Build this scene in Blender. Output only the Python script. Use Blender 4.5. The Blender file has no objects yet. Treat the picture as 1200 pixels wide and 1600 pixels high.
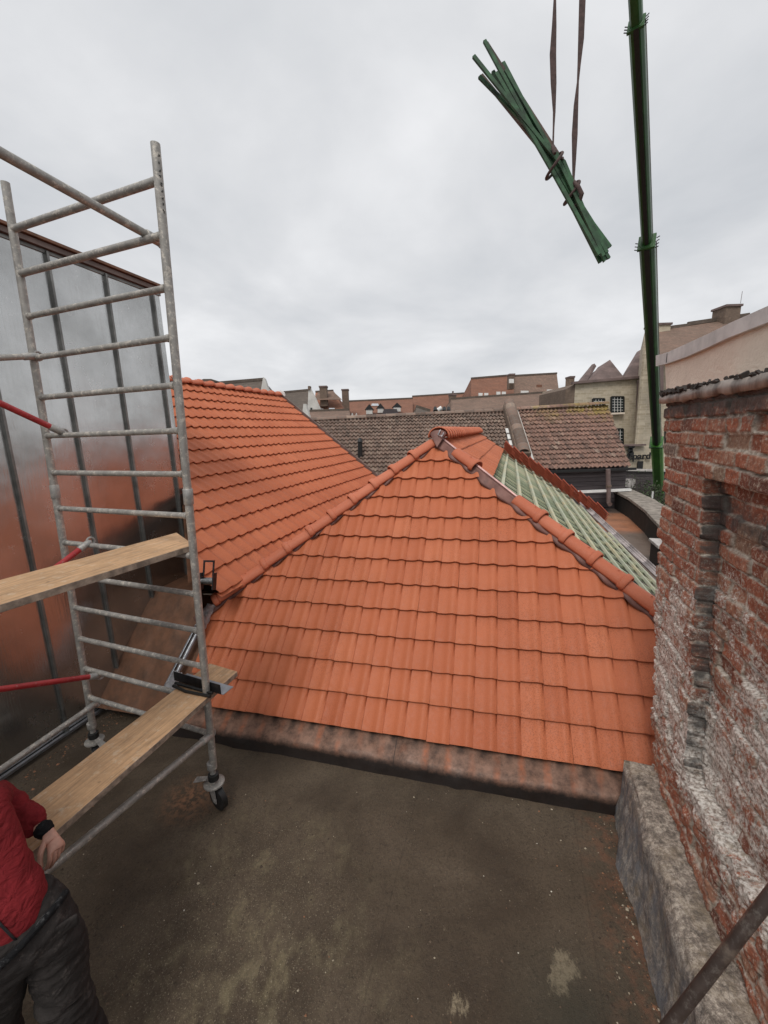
import bpy, bmesh, math, random
import numpy as np
from mathutils import Vector, Matrix
random.seed(7); rng = np.random.default_rng(7)
sc = bpy.context.scene; COL = sc.collection
rad = math.radians
# ------------------------------------------------------------------ camera
F = 640.0; H = 2.8                                   # focal length in photo pixels (1200 wide), eye height over the flat roof
_d = np.array([700-600., 4060-800., F]); _d /= np.linalg.norm(_d)
UPc = -_d; _f = np.array([0,0,1.]); YV = _f-UPc*_f.dot(UPc); YV /= np.linalg.norm(YV); XV = np.cross(YV, UPc)
RC = np.stack([XV, YV, UPc])                          # rows: world x, y, z in image axes
cam = bpy.data.cameras.new('camera'); co = bpy.data.objects.new('camera', cam); COL.objects.link(co); sc.camera = co
M = Matrix.Identity(4)
for i in range(3):
    M[i][0] = RC[i][0]; M[i][1] = -RC[i][1]; M[i][2] = -RC[i][2]
M[2][3] = H
co.matrix_world = M
cam.sensor_fit = 'HORIZONTAL'; cam.sensor_width = 36; cam.lens = 36*F/1200; cam.clip_start = .02; cam.clip_end = 2000
# ------------------------------------------------------------------ world and sun
SUN_EL, SUN_AZ = rad(54), rad(203)                    # from behind the camera, a little left
w = bpy.data.worlds.new('World'); sc.world = w; w.use_nodes = True
nt = w.node_tree; nt.nodes.clear()
def wn(t, **k):
    n = nt.nodes.new(t)
    for a, b in k.items(): setattr(n, a, b)
    return n
out = wn('ShaderNodeOutputWorld'); bg = wn('ShaderNodeBackground'); sky = wn('ShaderNodeTexSky', sky_type='NISHITA', sun_disc=False)
sky.sun_elevation = SUN_EL; sky.sun_rotation = SUN_AZ
tc = wn('ShaderNodeTexCoord'); sp = wn('ShaderNodeSeparateXYZ'); nt.links.new(tc.outputs['Generated'], sp.inputs[0])
mx = wn('ShaderNodeMath', operation='MAXIMUM'); nt.links.new(sp.outputs[2], mx.inputs[0]); mx.inputs[1].default_value = 0
ad = wn('ShaderNodeMath', operation='ADD'); nt.links.new(mx.outputs[0], ad.inputs[0]); ad.inputs[1].default_value = .22
dx = wn('ShaderNodeMath', operation='DIVIDE'); nt.links.new(sp.outputs[0], dx.inputs[0]); nt.links.new(ad.outputs[0], dx.inputs[1])
dy = wn('ShaderNodeMath', operation='DIVIDE'); nt.links.new(sp.outputs[1], dy.inputs[0]); nt.links.new(ad.outputs[0], dy.inputs[1])
cb = wn('ShaderNodeCombineXYZ'); nt.links.new(dx.outputs[0], cb.inputs[0]); nt.links.new(dy.outputs[0], cb.inputs[1])
n1 = wn('ShaderNodeTexNoise'); n1.inputs['Scale'].default_value = 1.15; n1.inputs['Detail'].default_value = 7; n1.inputs['Roughness'].default_value = .52; n1.inputs['Distortion'].default_value = .25
nt.links.new(cb.outputs[0], n1.inputs['Vector'])
cr = wn('ShaderNodeValToRGB'); nt.links.new(n1.outputs[0], cr.inputs[0])
e = cr.color_ramp.elements; e[0].position = .30; e[0].color = (5.6,5.8,6.1,1); e[1].position = .68; e[1].color = (8.5,8.55,8.7,1)
x = e.new(.5); x.color = (7.0,7.1,7.3,1)
mix = wn('ShaderNodeMixRGB'); mix.inputs[0].default_value = .96
nt.links.new(sky.outputs[0], mix.inputs[1]); nt.links.new(cr.outputs[0], mix.inputs[2])
nt.links.new(mix.outputs[0], bg.inputs[0]); bg.inputs[1].default_value = .1
nt.links.new(bg.outputs[0], out.inputs[0])
sl = bpy.data.lights.new('sun', 'SUN'); sl.energy = 1.5; sl.angle = rad(22); sl.color = (1,.97,.92)
so = bpy.data.objects.new('sun', sl); COL.objects.link(so)
sd = Vector((math.cos(SUN_EL)*math.sin(SUN_AZ), math.cos(SUN_EL)*math.cos(SUN_AZ), math.sin(SUN_EL)))
so.rotation_euler = sd.to_track_quat('Z','Y').to_euler(); so.location = sd*30
vs = sc.view_settings; vs.view_transform = 'Standard'; vs.look = 'None'; vs.exposure = 0.1; vs.gamma = 1
# ------------------------------------------------------------------ measuring helpers
C0 = np.array([0,0,H])
def ray(px, py): return RC @ np.array([px-600, py-800, F])
def gz(px, py, z=0.): d = ray(px,py); return C0+(z-H)/d[2]*d
def gy(px, py, Y): d = ray(px,py); return C0+Y/d[1]*d
def onplane(P, n):
    P = np.array(P,float); n = np.array(n,float)
    def f(px, py): d = ray(px,py); return C0+np.dot(P-C0,n)/d.dot(n)*d
    return f
A_ = lambda *a: np.array(a, float)
nrm = lambda v: np.array(v,float)/np.linalg.norm(v)
V = A_(math.sin(rad(17.4)), math.cos(rad(17.4)), 0); U = A_(V[1], -V[0], 0)
Z = A_(0,0,1)
# ------------------------------------------------------------------ object helpers
def link(name, me, m, parent=None, smooth=False):
    me.name = name
    o = bpy.data.objects.new(name, me); COL.objects.link(o)
    if m: me.materials.append(m)
    if parent is not None:
        o.parent = parent; o.matrix_parent_inverse = Matrix.Translation(-parent.location)
    if smooth: me.polygons.foreach_set('use_smooth', [True]*len(me.polygons))
    return o
def tag(o, label=None, cat=None, group=None, kind=None):
    for k, v in (('label',label),('category',cat),('group',group),('kind',kind)):
        if v: o[k] = v
    return o
def thing(name, label, cat, loc=(0,0,0), group=None):
    o = bpy.data.objects.new(name, None); COL.objects.link(o); o.location = Vector(loc); o.empty_display_size = .1
    return tag(o, label, cat, group)
class MB:
    def __init__(s): s.v = []; s.f = []
    def add(s, vs, fs):
        b = len(s.v); s.v += [tuple(map(float,v)) for v in vs]; s.f += [tuple(b+i for i in f) for f in fs]; return s
    def hexa(s, p):                                   # 8 points: bottom ring, top ring
        return s.add(p, [(3,2,1,0),(4,5,6,7),(0,1,5,4),(1,2,6,5),(2,3,7,6),(3,0,4,7)])
    def box(s, c, a, b, h):                           # centre, three half vectors
        c, a, b, h = map(lambda q: np.array(q,float), (c,a,b,h))
        return s.hexa([c-a-b-h, c+a-b-h, c+a+b-h, c-a+b-h, c-a-b+h, c+a-b+h, c+a+b+h, c-a+b+h])
    def bar(s, p, q, wd, ht, up=(0,0,1)):             # square bar from p to q
        p = np.array(p,float); q = np.array(q,float); d = nrm(q-p); a = nrm(np.cross(d, up)); h = np.cross(a, d)
        return s.box((p+q)/2, a*wd/2, (q-p)/2, h*ht/2)
    def tube(s, pts, r, n=12, caps=True, hollow=0):
        pts = [np.array(p,float) for p in pts]; rs = r if hasattr(r,'__len__') else [r]*len(pts)
        b = len(s.v); d0 = nrm(pts[1]-pts[0]); ref = A_(0,0,1) if abs(d0[2])<.9 else A_(1,0,0)
        a = nrm(np.cross(d0, ref))
        for i, p in enumerate(pts):
            d = nrm(pts[min(i+1,len(pts)-1)]-pts[max(i-1,0)]); a = nrm(a-d*a.dot(d)); c = np.cross(d,a)
            for k in range(n):
                t = 2*math.pi*k/n; s.v.append(tuple(p+rs[i]*(a*math.cos(t)+c*math.sin(t))))
        for i in range(len(pts)-1):
            for k in range(n):
                k2 = (k+1)%n; s.f.append((b+i*n+k, b+i*n+k2, b+(i+1)*n+k2, b+(i+1)*n+k))
        if caps:
            s.f.append(tuple(b+k for k in range(n))[::-1]); s.f.append(tuple(b+(len(pts)-1)*n+k for k in range(n)))
        return s
    def prism(s, poly, ext):                          # polygon (3D points) pushed by ext
        n = len(poly); ext = np.array(ext,float); p = [np.array(q,float) for q in poly]
        return s.add(p+[q+ext for q in p], [tuple(range(n))[::-1], tuple(range(n,2*n))]+[(i,(i+1)%n,n+(i+1)%n,n+i) for i in range(n)])
    def build(s, name, m, parent=None, smooth=False, bevel=0, fix=True):
        me = bpy.data.meshes.new(name); me.from_pydata(s.v, [], s.f); 
        if fix:
            bm = bmesh.new(); bm.from_mesh(me); bmesh.ops.recalc_face_normals(bm, faces=bm.faces); bm.to_mesh(me); bm.free()
        o = link(name, me, m, parent, smooth)
        if smooth:
            try: me.set_sharp_from_angle(angle=rad(45))
            except Exception: pass
        if bevel:
            b = o.modifiers.new('bevel','BEVEL'); b.width = bevel; b.segments = 2; b.limit_method = 'ANGLE'
        return o
def grid_obj(name, X, Y_, Z_, m, parent=None, attrs=None, smooth=True, flip=False):
    nr, nc = X.shape; co_ = np.stack([X,Y_,Z_],-1).reshape(-1,3).astype(np.float32)
    i = np.arange(nr-1)[:,None]*nc+np.arange(nc-1)[None,:]
    q = np.stack([i, i+1, i+nc+1, i+nc], -1).reshape(-1,4)
    if flip: q = q[:,::-1]
    me = bpy.data.meshes.new(name); me.vertices.add(len(co_)); me.vertices.foreach_set('co', co_.ravel())
    me.loops.add(q.size); me.loops.foreach_set('vertex_index', q.ravel().astype(np.int32))
    me.polygons.add(len(q)); me.polygons.foreach_set('loop_start', np.arange(0,q.size,4,dtype=np.int32))
    me.update(calc_edges=True)
    for k, a in (attrs or {}).items():
        at = me.attributes.new(k,'FLOAT','POINT'); at.data.foreach_set('value', a.ravel().astype(np.float32))
    o = link(name, me, m, parent, smooth); me.validate(); return o
def vnoise(x, y, seed=0):                              # smooth value noise, -1..1
    r = np.random.default_rng(seed).random((256,256))*2-1
    xi = np.floor(x).astype(int); yi = np.floor(y).astype(int); fx = x-xi; fy = y-yi
    fx = fx*fx*(3-2*fx); fy = fy*fy*(3-2*fy)
    g = lambda a,b: r[a%256, b%256]
    return (g(xi,yi)*(1-fx)+g(xi+1,yi)*fx)*(1-fy)+(g(xi,yi+1)*(1-fx)+g(xi+1,yi+1)*fx)*fy
def fbm(x, y, seed=0, oct=4):
    t = 0; a = 1; n = 0
    for i in range(oct): t = t+a*vnoise(x*2**i+i*17.3, y*2**i-i*9.1, seed+i); n += a; a *= .5
    return t/n
# ------------------------------------------------------------------ materials
class G:
    def __init__(s, name, rough=.8, metal=0., spec=.5):
        s.m = bpy.data.materials.new(name); s.m.use_nodes = True; s.t = s.m.node_tree; s.b = s.t.nodes['Principled BSDF']
        s.b.inputs['Roughness'].default_value = rough; s.b.inputs['Metallic'].default_value = metal
        s.b.inputs['Specular IOR Level'].default_value = spec
        s.tc = s.t.nodes.new('ShaderNodeTexCoord'); s.o = s.tc.outputs['Object']
    def n(s, t, **k):
        q = s.t.nodes.new(t)
        for a,b in k.items(): setattr(q,a,b)
        return q
    def put(s, sock, v):
        if hasattr(v,'is_output'): s.t.links.new(v, sock)
        elif isinstance(v,(tuple,list)): sock.default_value = (*v,1) if len(v)==3 and len(sock.default_value)==4 else v
        else: sock.default_value = v
    def map(s, scale, rot=(0,0,0), src=None):
        q = s.n('ShaderNodeMapping'); q.inputs['Scale'].default_value = scale; q.inputs['Rotation'].default_value = rot
        s.put(q.inputs['Vector'], src or s.o); return q.outputs[0]
    def noise(s, sc_, det=4, ro=.55, vec=None, dist=0):
        q = s.n('ShaderNodeTexNoise'); q.inputs['Scale'].default_value = sc_; q.inputs['Detail'].default_value = det
        q.inputs['Roughness'].default_value = ro; q.inputs['Distortion'].default_value = dist; s.put(q.inputs['Vector'], vec or s.o); return q.outputs[0]
    def vor(s, sc_, vec=None, feat='F1'):
        q = s.n('ShaderNodeTexVoronoi', feature=feat); q.inputs['Scale'].default_value = sc_; s.put(q.inputs['Vector'], vec or s.o); return q.outputs[0], q.outputs.get('Color')
    def ramp(s, f, stops):
        q = s.n('ShaderNodeValToRGB'); e = q.color_ramp.elements; s.put(q.inputs[0], f)
        c4 = lambda c: (c,c,c,1) if not isinstance(c,(tuple,list)) else (*c,1)
        e[0].position, e[0].color = stops[0][0], c4(stops[0][1]); e[1].position, e[1].color = stops[-1][0], c4(stops[-1][1])
        for p,c in stops[1:-1]: x = e.new(p); x.color = c4(c)
        return q.outputs[0]
    def mix(s, f, a, b, mode='MIX'):
        q = s.n('ShaderNodeMixRGB', blend_type=mode); s.put(q.inputs[0], f); s.put(q.inputs[1], a); s.put(q.inputs[2], b); return q.outputs[0]
    def math(s, op, a, b=0., c=None, clamp=False):
        q = s.n('ShaderNodeMath', operation=op, use_clamp=clamp); s.put(q.inputs[0], a); s.put(q.inputs[1], b)
        if c is not None: s.put(q.inputs[2], c)
        return q.outputs[0]
    def attr(s, name): q = s.n('ShaderNodeAttribute', attribute_name=name); return q.outputs['Fac']
    def sep(s, v=None): q = s.n('ShaderNodeSeparateXYZ'); s.put(q.inputs[0], v or s.o); return q.outputs
    def dot(s, d, off=0.):                            # object coordinate along direction d
        q = s.n('ShaderNodeVectorMath', operation='DOT_PRODUCT'); s.put(q.inputs[0], s.o); q.inputs[1].default_value = tuple(d)
        return s.math('SUBTRACT', q.outputs['Value'], off)
    def spot(s, c, r):                                # 1 at c falling to 0 at r
        q = s.n('ShaderNodeVectorMath', operation='DISTANCE'); s.put(q.inputs[0], s.o); q.inputs[1].default_value = tuple(c)
        return s.math('SUBTRACT', 1., s.math('DIVIDE', q.outputs['Value'], r), clamp=True)
    def bump(s, h, st=.5, dist=.01, nrm=None):
        q = s.n('ShaderNodeBump'); q.inputs['Strength'].default_value = st; q.inputs['Distance'].default_value = dist; s.put(q.inputs['Height'], h)
        if nrm: s.put(q.inputs['Normal'], nrm)
        return q.outputs[0]
    def done(s, col=None, rough=None, normal=None):
        if col is not None: s.put(s.b.inputs['Base Color'], col)
        if rough is not None: s.put(s.b.inputs['Roughness'], rough)
        if normal is not None: s.put(s.b.inputs['Normal'], normal)
        return s.m
def simple(name, c, rough=.7, metal=0., var=.25, sc_=8., bump=.3, bd=.004):
    g = G(name, rough, metal); a = g.noise(sc_, 6, .6); hi = tuple(min(1,x*(1+var)) for x in c); lo = tuple(x*(1-var) for x in c)
    f = g.noise(sc_*9, 3)
    return g.done(g.ramp(a, [(.36,lo),(.64,hi)]), None, g.bump(f, bump, bd))
def tile_mat(name, lo, mid, hi, speck=.5):
    g = G(name, .62, 0, .35); r = g.attr('rnd')
    base = g.ramp(r, [(0,lo),(.5,mid),(1,hi)])
    n = g.noise(5, 5, .6); base = g.mix(g.ramp(n,[(.35,.0),(.7,.38)]), base, tuple(x*.80 for x in mid))
    fine = g.noise(120, 3, .6); base = g.mix(.25, base, g.ramp(fine,[(.3,tuple(x*.6 for x in mid)),(.7,hi)]))
    # damp drying specks, denser in patches
    pt = g.ramp(g.noise(1.1, 3, .5), [(.48,0.),(.62,1.)]); sp_ = g.ramp(g.noise(95, 2, .7), [(.52,0.),(.60,1.)])
    base = g.mix(g.math('MULTIPLY', g.math('MULTIPLY', pt, sp_), speck), base, tuple(x*.52 for x in mid))
    w_ = g.ramp(g.vor(23)[0], [(.02,1.),(.05,0.)]); wp = g.ramp(g.noise(3,2),[(.5,0.),(.58,.6)])
    base = g.mix(g.math('MULTIPLY', w_, wp), base, (.62,.40,.30))
    return g.done(base, g.ramp(g.noise(30,3),[(.3,.5),(.7,.72)]), g.bump(g.math('ADD', fine, g.noise(22,4)), .35, .003))
M_ = {}
M_['tile'] = tile_mat('orange_clay', (.44,.115,.048), (.52,.148,.064), (.59,.185,.085))
M_['ridge'] = tile_mat('ridge_clay', (.50,.14,.07), (.56,.165,.085), (.62,.20,.11), .15)
def oldtile():
    g = G('old_pantile', .85); r = g.attr('rnd'); b = g.ramp(r, [(0,(.17,.10,.08)),(.4,(.29,.165,.125)),(.75,(.36,.205,.155)),(1,(.40,.28,.22))])
    b = g.mix(g.ramp(g.noise(14,5,.7),[(.42,0.),(.65,.75)]), b, (.10,.085,.07))
    side = g.ramp(g.sep()[0], [(0,0.),(1,1.)])
    b = g.mix(g.math('MULTIPLY', g.ramp(g.noise(2.2,4,.7),[(.45,0.),(.62,1.)]), g.attr('moss')), b, (.34,.26,.05))
    return g.done(b, None, g.bump(g.noise(60,4), .4, .01))
M_['oldtile'] = oldtile()
def greyold():
    g = G('old_dark_pantile', .85); r = g.attr('rnd'); b = g.ramp(r, [(0,(.125,.085,.065)),(.5,(.23,.15,.115)),(1,(.33,.24,.185))])
    b = g.mix(g.ramp(g.noise(12,5,.7),[(.45,0.),(.68,.7)]), b, (.16,.15,.13))
    return g.done(b, None, g.bump(g.noise(60,4), .4, .01))
M_['olddark'] = greyold()
def floor_mat():
    g = G('bitumen_floor', .75, 0, .4)
    b = g.ramp(g.noise(1.3,8,.62,dist=.4), [(.38,(.062,.043,.027)),(.5,(.090,.065,.042)),(.62,(.122,.090,.060))])
    fine = g.noise(55,9,.8); b = g.mix(g.ramp(fine,[(.48,0.),(.60,.5)]), b, (.036,.026,.019)); b = g.mix(g.math('MULTIPLY', g.ramp(g.noise(90,4,.7),[(.56,0.),(.63,.8)]), g.ramp(g.noise(3.1,6,.7),[(.46,0.),(.60,1.)])), b, (.025,.018,.013)); b = g.mix(g.math('MULTIPLY', g.ramp(g.noise(75,4,.7,g.map((1,1,1),(.3,.2,.5))),[(.60,0.),(.66,.6)]), g.ramp(g.noise(2.7,6,.7),[(.44,0.),(.58,1.)])), b, (.21,.165,.12))
    # sandy yellowish scrape marks running across on the left
    str_ = g.noise(7,8,.72, g.map((1,.62,1),(0,0,rad(-38))))
    lf = g.math('ADD', g.spot((-.85,1.35,0),1.25), g.math('ADD', g.spot((-.9,2.1,0),.8), g.math('MULTIPLY', g.spot((-1.0,1.75,0),.5), .6)), clamp=True)
    b = g.mix(g.math('MULTIPLY', g.math('MULTIPLY', g.ramp(str_,[(.45,0.),(.60,1.)]), g.ramp(g.noise(2.2,5,.7),[(.44,.0),(.58,1.)])), g.math('MULTIPLY', lf, .5), clamp=True), b, (.27,.225,.13))
    grit = g.ramp(g.noise(130,4,.7),[(.58,0.),(.68,1.)])
    b = g.mix(g.math('MULTIPLY', g.math('MULTIPLY', grit, lf), .7), b, (.42,.36,.25))
    # pale dried mortar patches
    pn = g.noise(16,10,.85, g.map((1,.45,1)))
    p = gz(885,1510); q = gz(715,1566); t3 = gz(695,1450); p4 = gz(865,1548)
    m = g.math('ADD', g.math('ADD', g.spot(p,.15), g.math('MULTIPLY', g.spot(p4,.12),.7)), g.math('ADD', g.math('MULTIPLY',g.spot(q,.16),.78), g.math('MULTIPLY',g.spot(t3,.07),.6)))
    b = g.mix(g.math('MULTIPLY', g.ramp(g.math('ADD', g.math('MULTIPLY',m,.55), pn), [(.80,0.),(.88,1.)]), g.ramp(g.noise(45,6,.8),[(.36,.15),(.52,.9)])), b, (.33,.27,.18))
    # reddish brick dust by the right wall and castor
    rw = g.math('SUBTRACT', 1., g.math('DIVIDE', g.math('ABSOLUTE', g.dot(U, float(gz(985,1400).dot(U))+.02)), .32), clamp=True)
    b = g.mix(g.math('MULTIPLY', g.math('MULTIPLY', rw, g.ramp(g.noise(11,6,.7),[(.45,0.),(.62,1.)])), .7), b, (.24,.10,.055))
    c = gz(300,1245); b = g.mix(g.math('MULTIPLY', g.spot(c,.28), g.ramp(g.noise(25,6,.7),[(.42,0.),(.6,1.)])), b, (.30,.15,.08))
    # sheet laps of the roofing felt
    l1 = g.ramp(g.math('ABSOLUTE', g.math('ADD', g.dot(U, .52), g.math('MULTIPLY', g.noise(3,2), .02))), [(0.0,1.),(.008,0.)])
    l2 = g.ramp(g.math('ABSOLUTE', g.math('ADD', g.dot(U, -.62), g.math('MULTIPLY', g.noise(3,2), .02))), [(0.0,1.),(.006,0.)])
    b = g.mix(g.math('MULTIPLY', g.math('ADD', l1, l2, clamp=True), .28), b, (.02,.015,.012))
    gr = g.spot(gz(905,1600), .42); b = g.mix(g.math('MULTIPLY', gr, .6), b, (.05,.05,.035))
    h = g.math('ADD', g.math('MULTIPLY', g.noise(5,6,.6), 1.), g.math('ADD', g.math('MULTIPLY', fine, .6), g.math('MULTIPLY', g.noise(150,4,.7), .35)))
    return g.done(b, g.ramp(g.noise(2.3,5),[(.35,.55),(.7,.9)]), g.bump(h, .75, .018))
M_['floor'] = floor_mat()
def metal_wall_mat():
    g = G('zinc_sheet', .22, .96); v = g.map((6,6,.5))
    b = g.ramp(g.noise(1.4,6,.6), [(.36,(.42,.42,.41)),(.64,(.58,.58,.57))])
    st = g.ramp(g.noise(9,6,.7,v),[(.5,0.),(.8,.35)]); b = g.mix(st, b, (.36,.36,.34))
    sm = g.ramp(g.noise(4.5,7,.75),[(.60,0.),(.70,.35)]); b = g.mix(sm, b, (.74,.73,.71))
    r = g.math('ADD', g.ramp(g.noise(1.8,5,.6),[(.3,.17),(.7,.30)]), g.math('MULTIPLY', sm, .3))
    return g.done(b, r, g.bump(g.math('ADD', g.noise(1.1,3,.5), g.math('MULTIPLY', g.noise(14,3,.5,v), .06)), .35, .05))
M_['zinc'] = metal_wall_mat()
M_['zincdark'] = simple('zinc_seam', (.20,.20,.19), .45, .7, .3, 6)
M_['cap'] = simple('brown_coping', (.16,.115,.10), .5, .3, .2, 4)
def galv(name, c=(.42,.41,.39), splash=.5):
    g = G(name, .45, .35); b = g.ramp(g.noise(18,6,.6),[(.3,tuple(x*.62 for x in c)),(.7,c)])
    b = g.mix(g.math('MULTIPLY', g.ramp(g.noise(26,7,.8),[(.52,0.),(.60,1.)]), splash), b, (.62,.57,.50))
    b = g.mix(g.ramp(g.noise(9,5,.7),[(.60,0.),(.72,.6)]), b, (.22,.17,.13))
    return g.done(b, g.ramp(g.noise(20,4),[(.3,.35),(.7,.7)]), g.bump(g.noise(70,4), .25, .003))
M_['galv'] = galv('galvanised_steel')
M_['galvdirty'] = galv('mortar_splashed_steel', (.40,.38,.35), .9)
def redp():
    g = G('red_paint_steel', .4); b = g.ramp(g.noise(12,5,.6),[(.3,(.30,.018,.022)),(.7,(.45,.035,.038))])
    b = g.mix(g.ramp(g.noise(60,6,.8),[(.58,0.),(.66,.75)]), b, (.45,.28,.25)); return g.done(b, None, g.bump(g.noise(80,3),.2,.002))
M_['redpipe'] = redp()
def wood(name, c, grain=(0,0,1), sc_=14, dirt=.4, lime=0.):
    g = G(name, .75); d = nrm(grain); ang = math.atan2(d[1], d[0])
    v = g.map((1.2,16,16), (0,0,0), g.map((1,1,1), (0,0,-ang))); q = g.noise(sc_/4, 6, .6, v, .6)
    b = g.ramp(q, [(.3,tuple(x*.62 for x in c)),(.5,c),(.7,tuple(min(1,x*1.22) for x in c))])
    b = g.mix(g.ramp(g.noise(3.5,7,.75),[(.44,0.),(.62,dirt)]), b, tuple(x*.45 for x in c)); b = g.mix(g.ramp(g.vor(5.5)[0],[(.035,.85),(.07,0.)]), b, tuple(x*.3 for x in c))
    b = g.mix(g.ramp(g.noise(16,6,.75),[(.55,0.),(.66,.55)]), b, (.62,.50,.37))
    return g.done(b, None, g.bump(q, .3, .003))
PD = A_(-.363,-.932,0)
M_['plank'] = wood('scaffold_plank', (.56,.345,.19), PD)
M_['plankedge'] = simple('plank_edge', (.28,.22,.17), .85, 0, .4, 20)
def greenwood():
    g = G('green_batten', .7); b = g.ramp(g.attr('rnd'), [(0,(.34,.38,.24)),(.45,(.50,.52,.34)),(1,(.66,.60,.42))])
    b = g.mix(g.ramp(g.noise(1.6,5,.6),[(.48,0.),(.62,.5)]), b, (.34,.41,.31)); return g.done(b, None, g.bump(g.noise(40,4),.3,.004))
M_['batten'] = greenwood()
def palewood():
    g = G('pale_batten', .7); b = g.ramp(g.noise(2.2,5,.6),[(.35,(.60,.52,.32)),(.5,(.52,.52,.38)),(.68,(.42,.47,.35))])
    return g.done(b, None, g.bump(g.noise(40,4),.3,.004))
M_['palebatten'] = palewood()
M_['bundlewood'] = simple('hung_green_batten', (.022,.068,.028), .7, 0, .6, 9)
M_['bundlebrown'] = simple('hung_brown_batten', (.085,.055,.042), .8, 0, .4, 9)
M_['underlay'] = simple('roof_underlay', (.02,.018,.015), .8, 0, .4, 4)
M_['strap'] = simple('lifting_strap', (.075,.045,.04), .8, 0, .3, 30)
M_['boom'] = simple('shaded_boom_paint', (.016,.075,.012), .42, 0, .35, 2.5, .05)  # upper boom green darkened for the shade on its underside
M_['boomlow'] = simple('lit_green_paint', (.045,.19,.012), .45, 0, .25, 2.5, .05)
M_['black'] = simple('black_rubber', (.012,.012,.012), .5, 0, .3, 20)
M_['darkmetal'] = simple('dark_metal', (.05,.05,.055), .35, .8, .3, 20)
M_['steelgrey'] = simple('grey_sheet', (.30,.31,.33), .35, .8, .2, 12)
M_['gutter'] = simple('matt_gutter', (.42,.37,.36), .6, .2, .2, 5)
def lead(name, c, st=(.05,.035,.025), amt=.6):
    g = G(name, .55, .25); b = g.ramp(g.noise(3.5,6,.65),[(.3,tuple(x*.65 for x in c)),(.7,c)])
    b = g.mix(g.ramp(g.noise(8,7,.7, g.map((1,1,.35))),[(.45,0.),(.68,amt)]), b, st)
    return g.done(b, None, g.bump(g.noise(9,5), .4, .012))
M_['lead'] = lead('brown_lead', (.24,.115,.065))
M_['membrane'] = lead('copper_membrane', (.21,.095,.075), (.09,.04,.033), .8)
M_['memedge'] = simple('pink_membrane_edge', (.60,.36,.33), .4, .2, .2, 9)
def upstand():
    g = G('stained_upstand', .6, .15, .4); gd = A_(math.sin(rad(14.65)), math.cos(rad(14.65)), 0); ed = A_(gd[1],-gd[0],0)
    h = g.sep()[2]
    b = g.ramp(g.noise(9,9,.75), [(.38,(.10,.055,.038)),(.6,(.26,.145,.10))])
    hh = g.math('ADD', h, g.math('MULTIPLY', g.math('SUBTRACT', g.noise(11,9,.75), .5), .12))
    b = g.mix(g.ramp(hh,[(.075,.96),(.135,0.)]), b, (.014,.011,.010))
    # orange run-off under each tile roll
    wv = g.math('SINE', g.math('MULTIPLY', g.dot(ed, .05), 2*math.pi/.19))
    run = g.math('MULTIPLY', g.math('MULTIPLY', g.ramp(wv,[(.35,0.),(1.,.75)]), g.ramp(hh,[(.09,0.),(.15,1.)])), g.math('MULTIPLY', g.ramp(g.noise(2.5,3),[(.42,0.),(.56,1.)]), g.ramp(g.noise(30,3),[(.3,.3),(.7,1.)])))
    b = g.mix(run, b, (.42,.13,.055))
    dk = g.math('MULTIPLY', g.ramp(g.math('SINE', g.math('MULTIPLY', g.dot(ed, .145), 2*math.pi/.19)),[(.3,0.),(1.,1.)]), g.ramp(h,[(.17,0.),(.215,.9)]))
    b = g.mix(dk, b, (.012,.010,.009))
    jt = g.ramp(g.math('ABSOLUTE', g.dot(ed, .09-.255*0-.82)),[(.0,.9),(.006,0.)]); b = g.mix(jt, b, (.02,.015,.012))
    return g.done(b, g.ramp(g.noise(8,4),[(.3,.4),(.7,.75)]), g.bump(g.noise(12,5), .35, .01))
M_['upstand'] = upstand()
def brick_mat():
    g = G('weathered_brick', .9, 0, .3)
    bk = g.attr('brick'); r = g.attr('rnd'); lm = g.attr('lime'); so_ = g.attr('soot_shade')
    c = g.ramp(r, [(0,(.17,.07,.048)),(.25,(.31,.105,.06)),(.5,(.43,.15,.083)),(.72,(.41,.20,.125)),(.86,(.31,.22,.15)),(1,(.20,.155,.125))])
    c = g.mix(g.ramp(g.noise(45,6,.7),[(.4,0.),(.7,.65)]), c, (.12,.045,.035))
    c = g.mix(g.ramp(g.noise(48,8,.85),[(.52,0.),(.60,.85)]), c, (.58,.49,.39))
    mo = g.ramp(g.noise(30,7,.7), [(.36,(.20,.16,.125)),(.5,(.47,.405,.33)),(.62,(.68,.61,.52))])
    c = g.mix(bk, mo, c)
    ln = g.math('ADD', lm, g.math('MULTIPLY', g.math('SUBTRACT', g.math('ADD', g.math('MULTIPLY', g.noise(38,10,.88, g.map((1,1,1.4))), .6), g.math('MULTIPLY', g.noise(11,5,.7), .4)), .5), 5.6))
    lc = g.ramp(g.noise(60,6,.7), [(.38,(.24,.195,.16)),(.47,(.55,.49,.43)),(.58,(.86,.81,.74))])
    c = g.mix(g.ramp(ln,[(.50,0.),(.68,.94)]), c, lc)
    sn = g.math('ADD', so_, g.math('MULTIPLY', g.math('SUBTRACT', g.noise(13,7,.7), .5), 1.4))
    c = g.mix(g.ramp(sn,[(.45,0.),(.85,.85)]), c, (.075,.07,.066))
    h = g.math('ADD', g.noise(60,8,.75), g.math('MULTIPLY', g.vor(90)[0], .5))
    return g.done(c, None, g.bump(h, .55, .006))
M_['brick'] = brick_mat()
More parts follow.
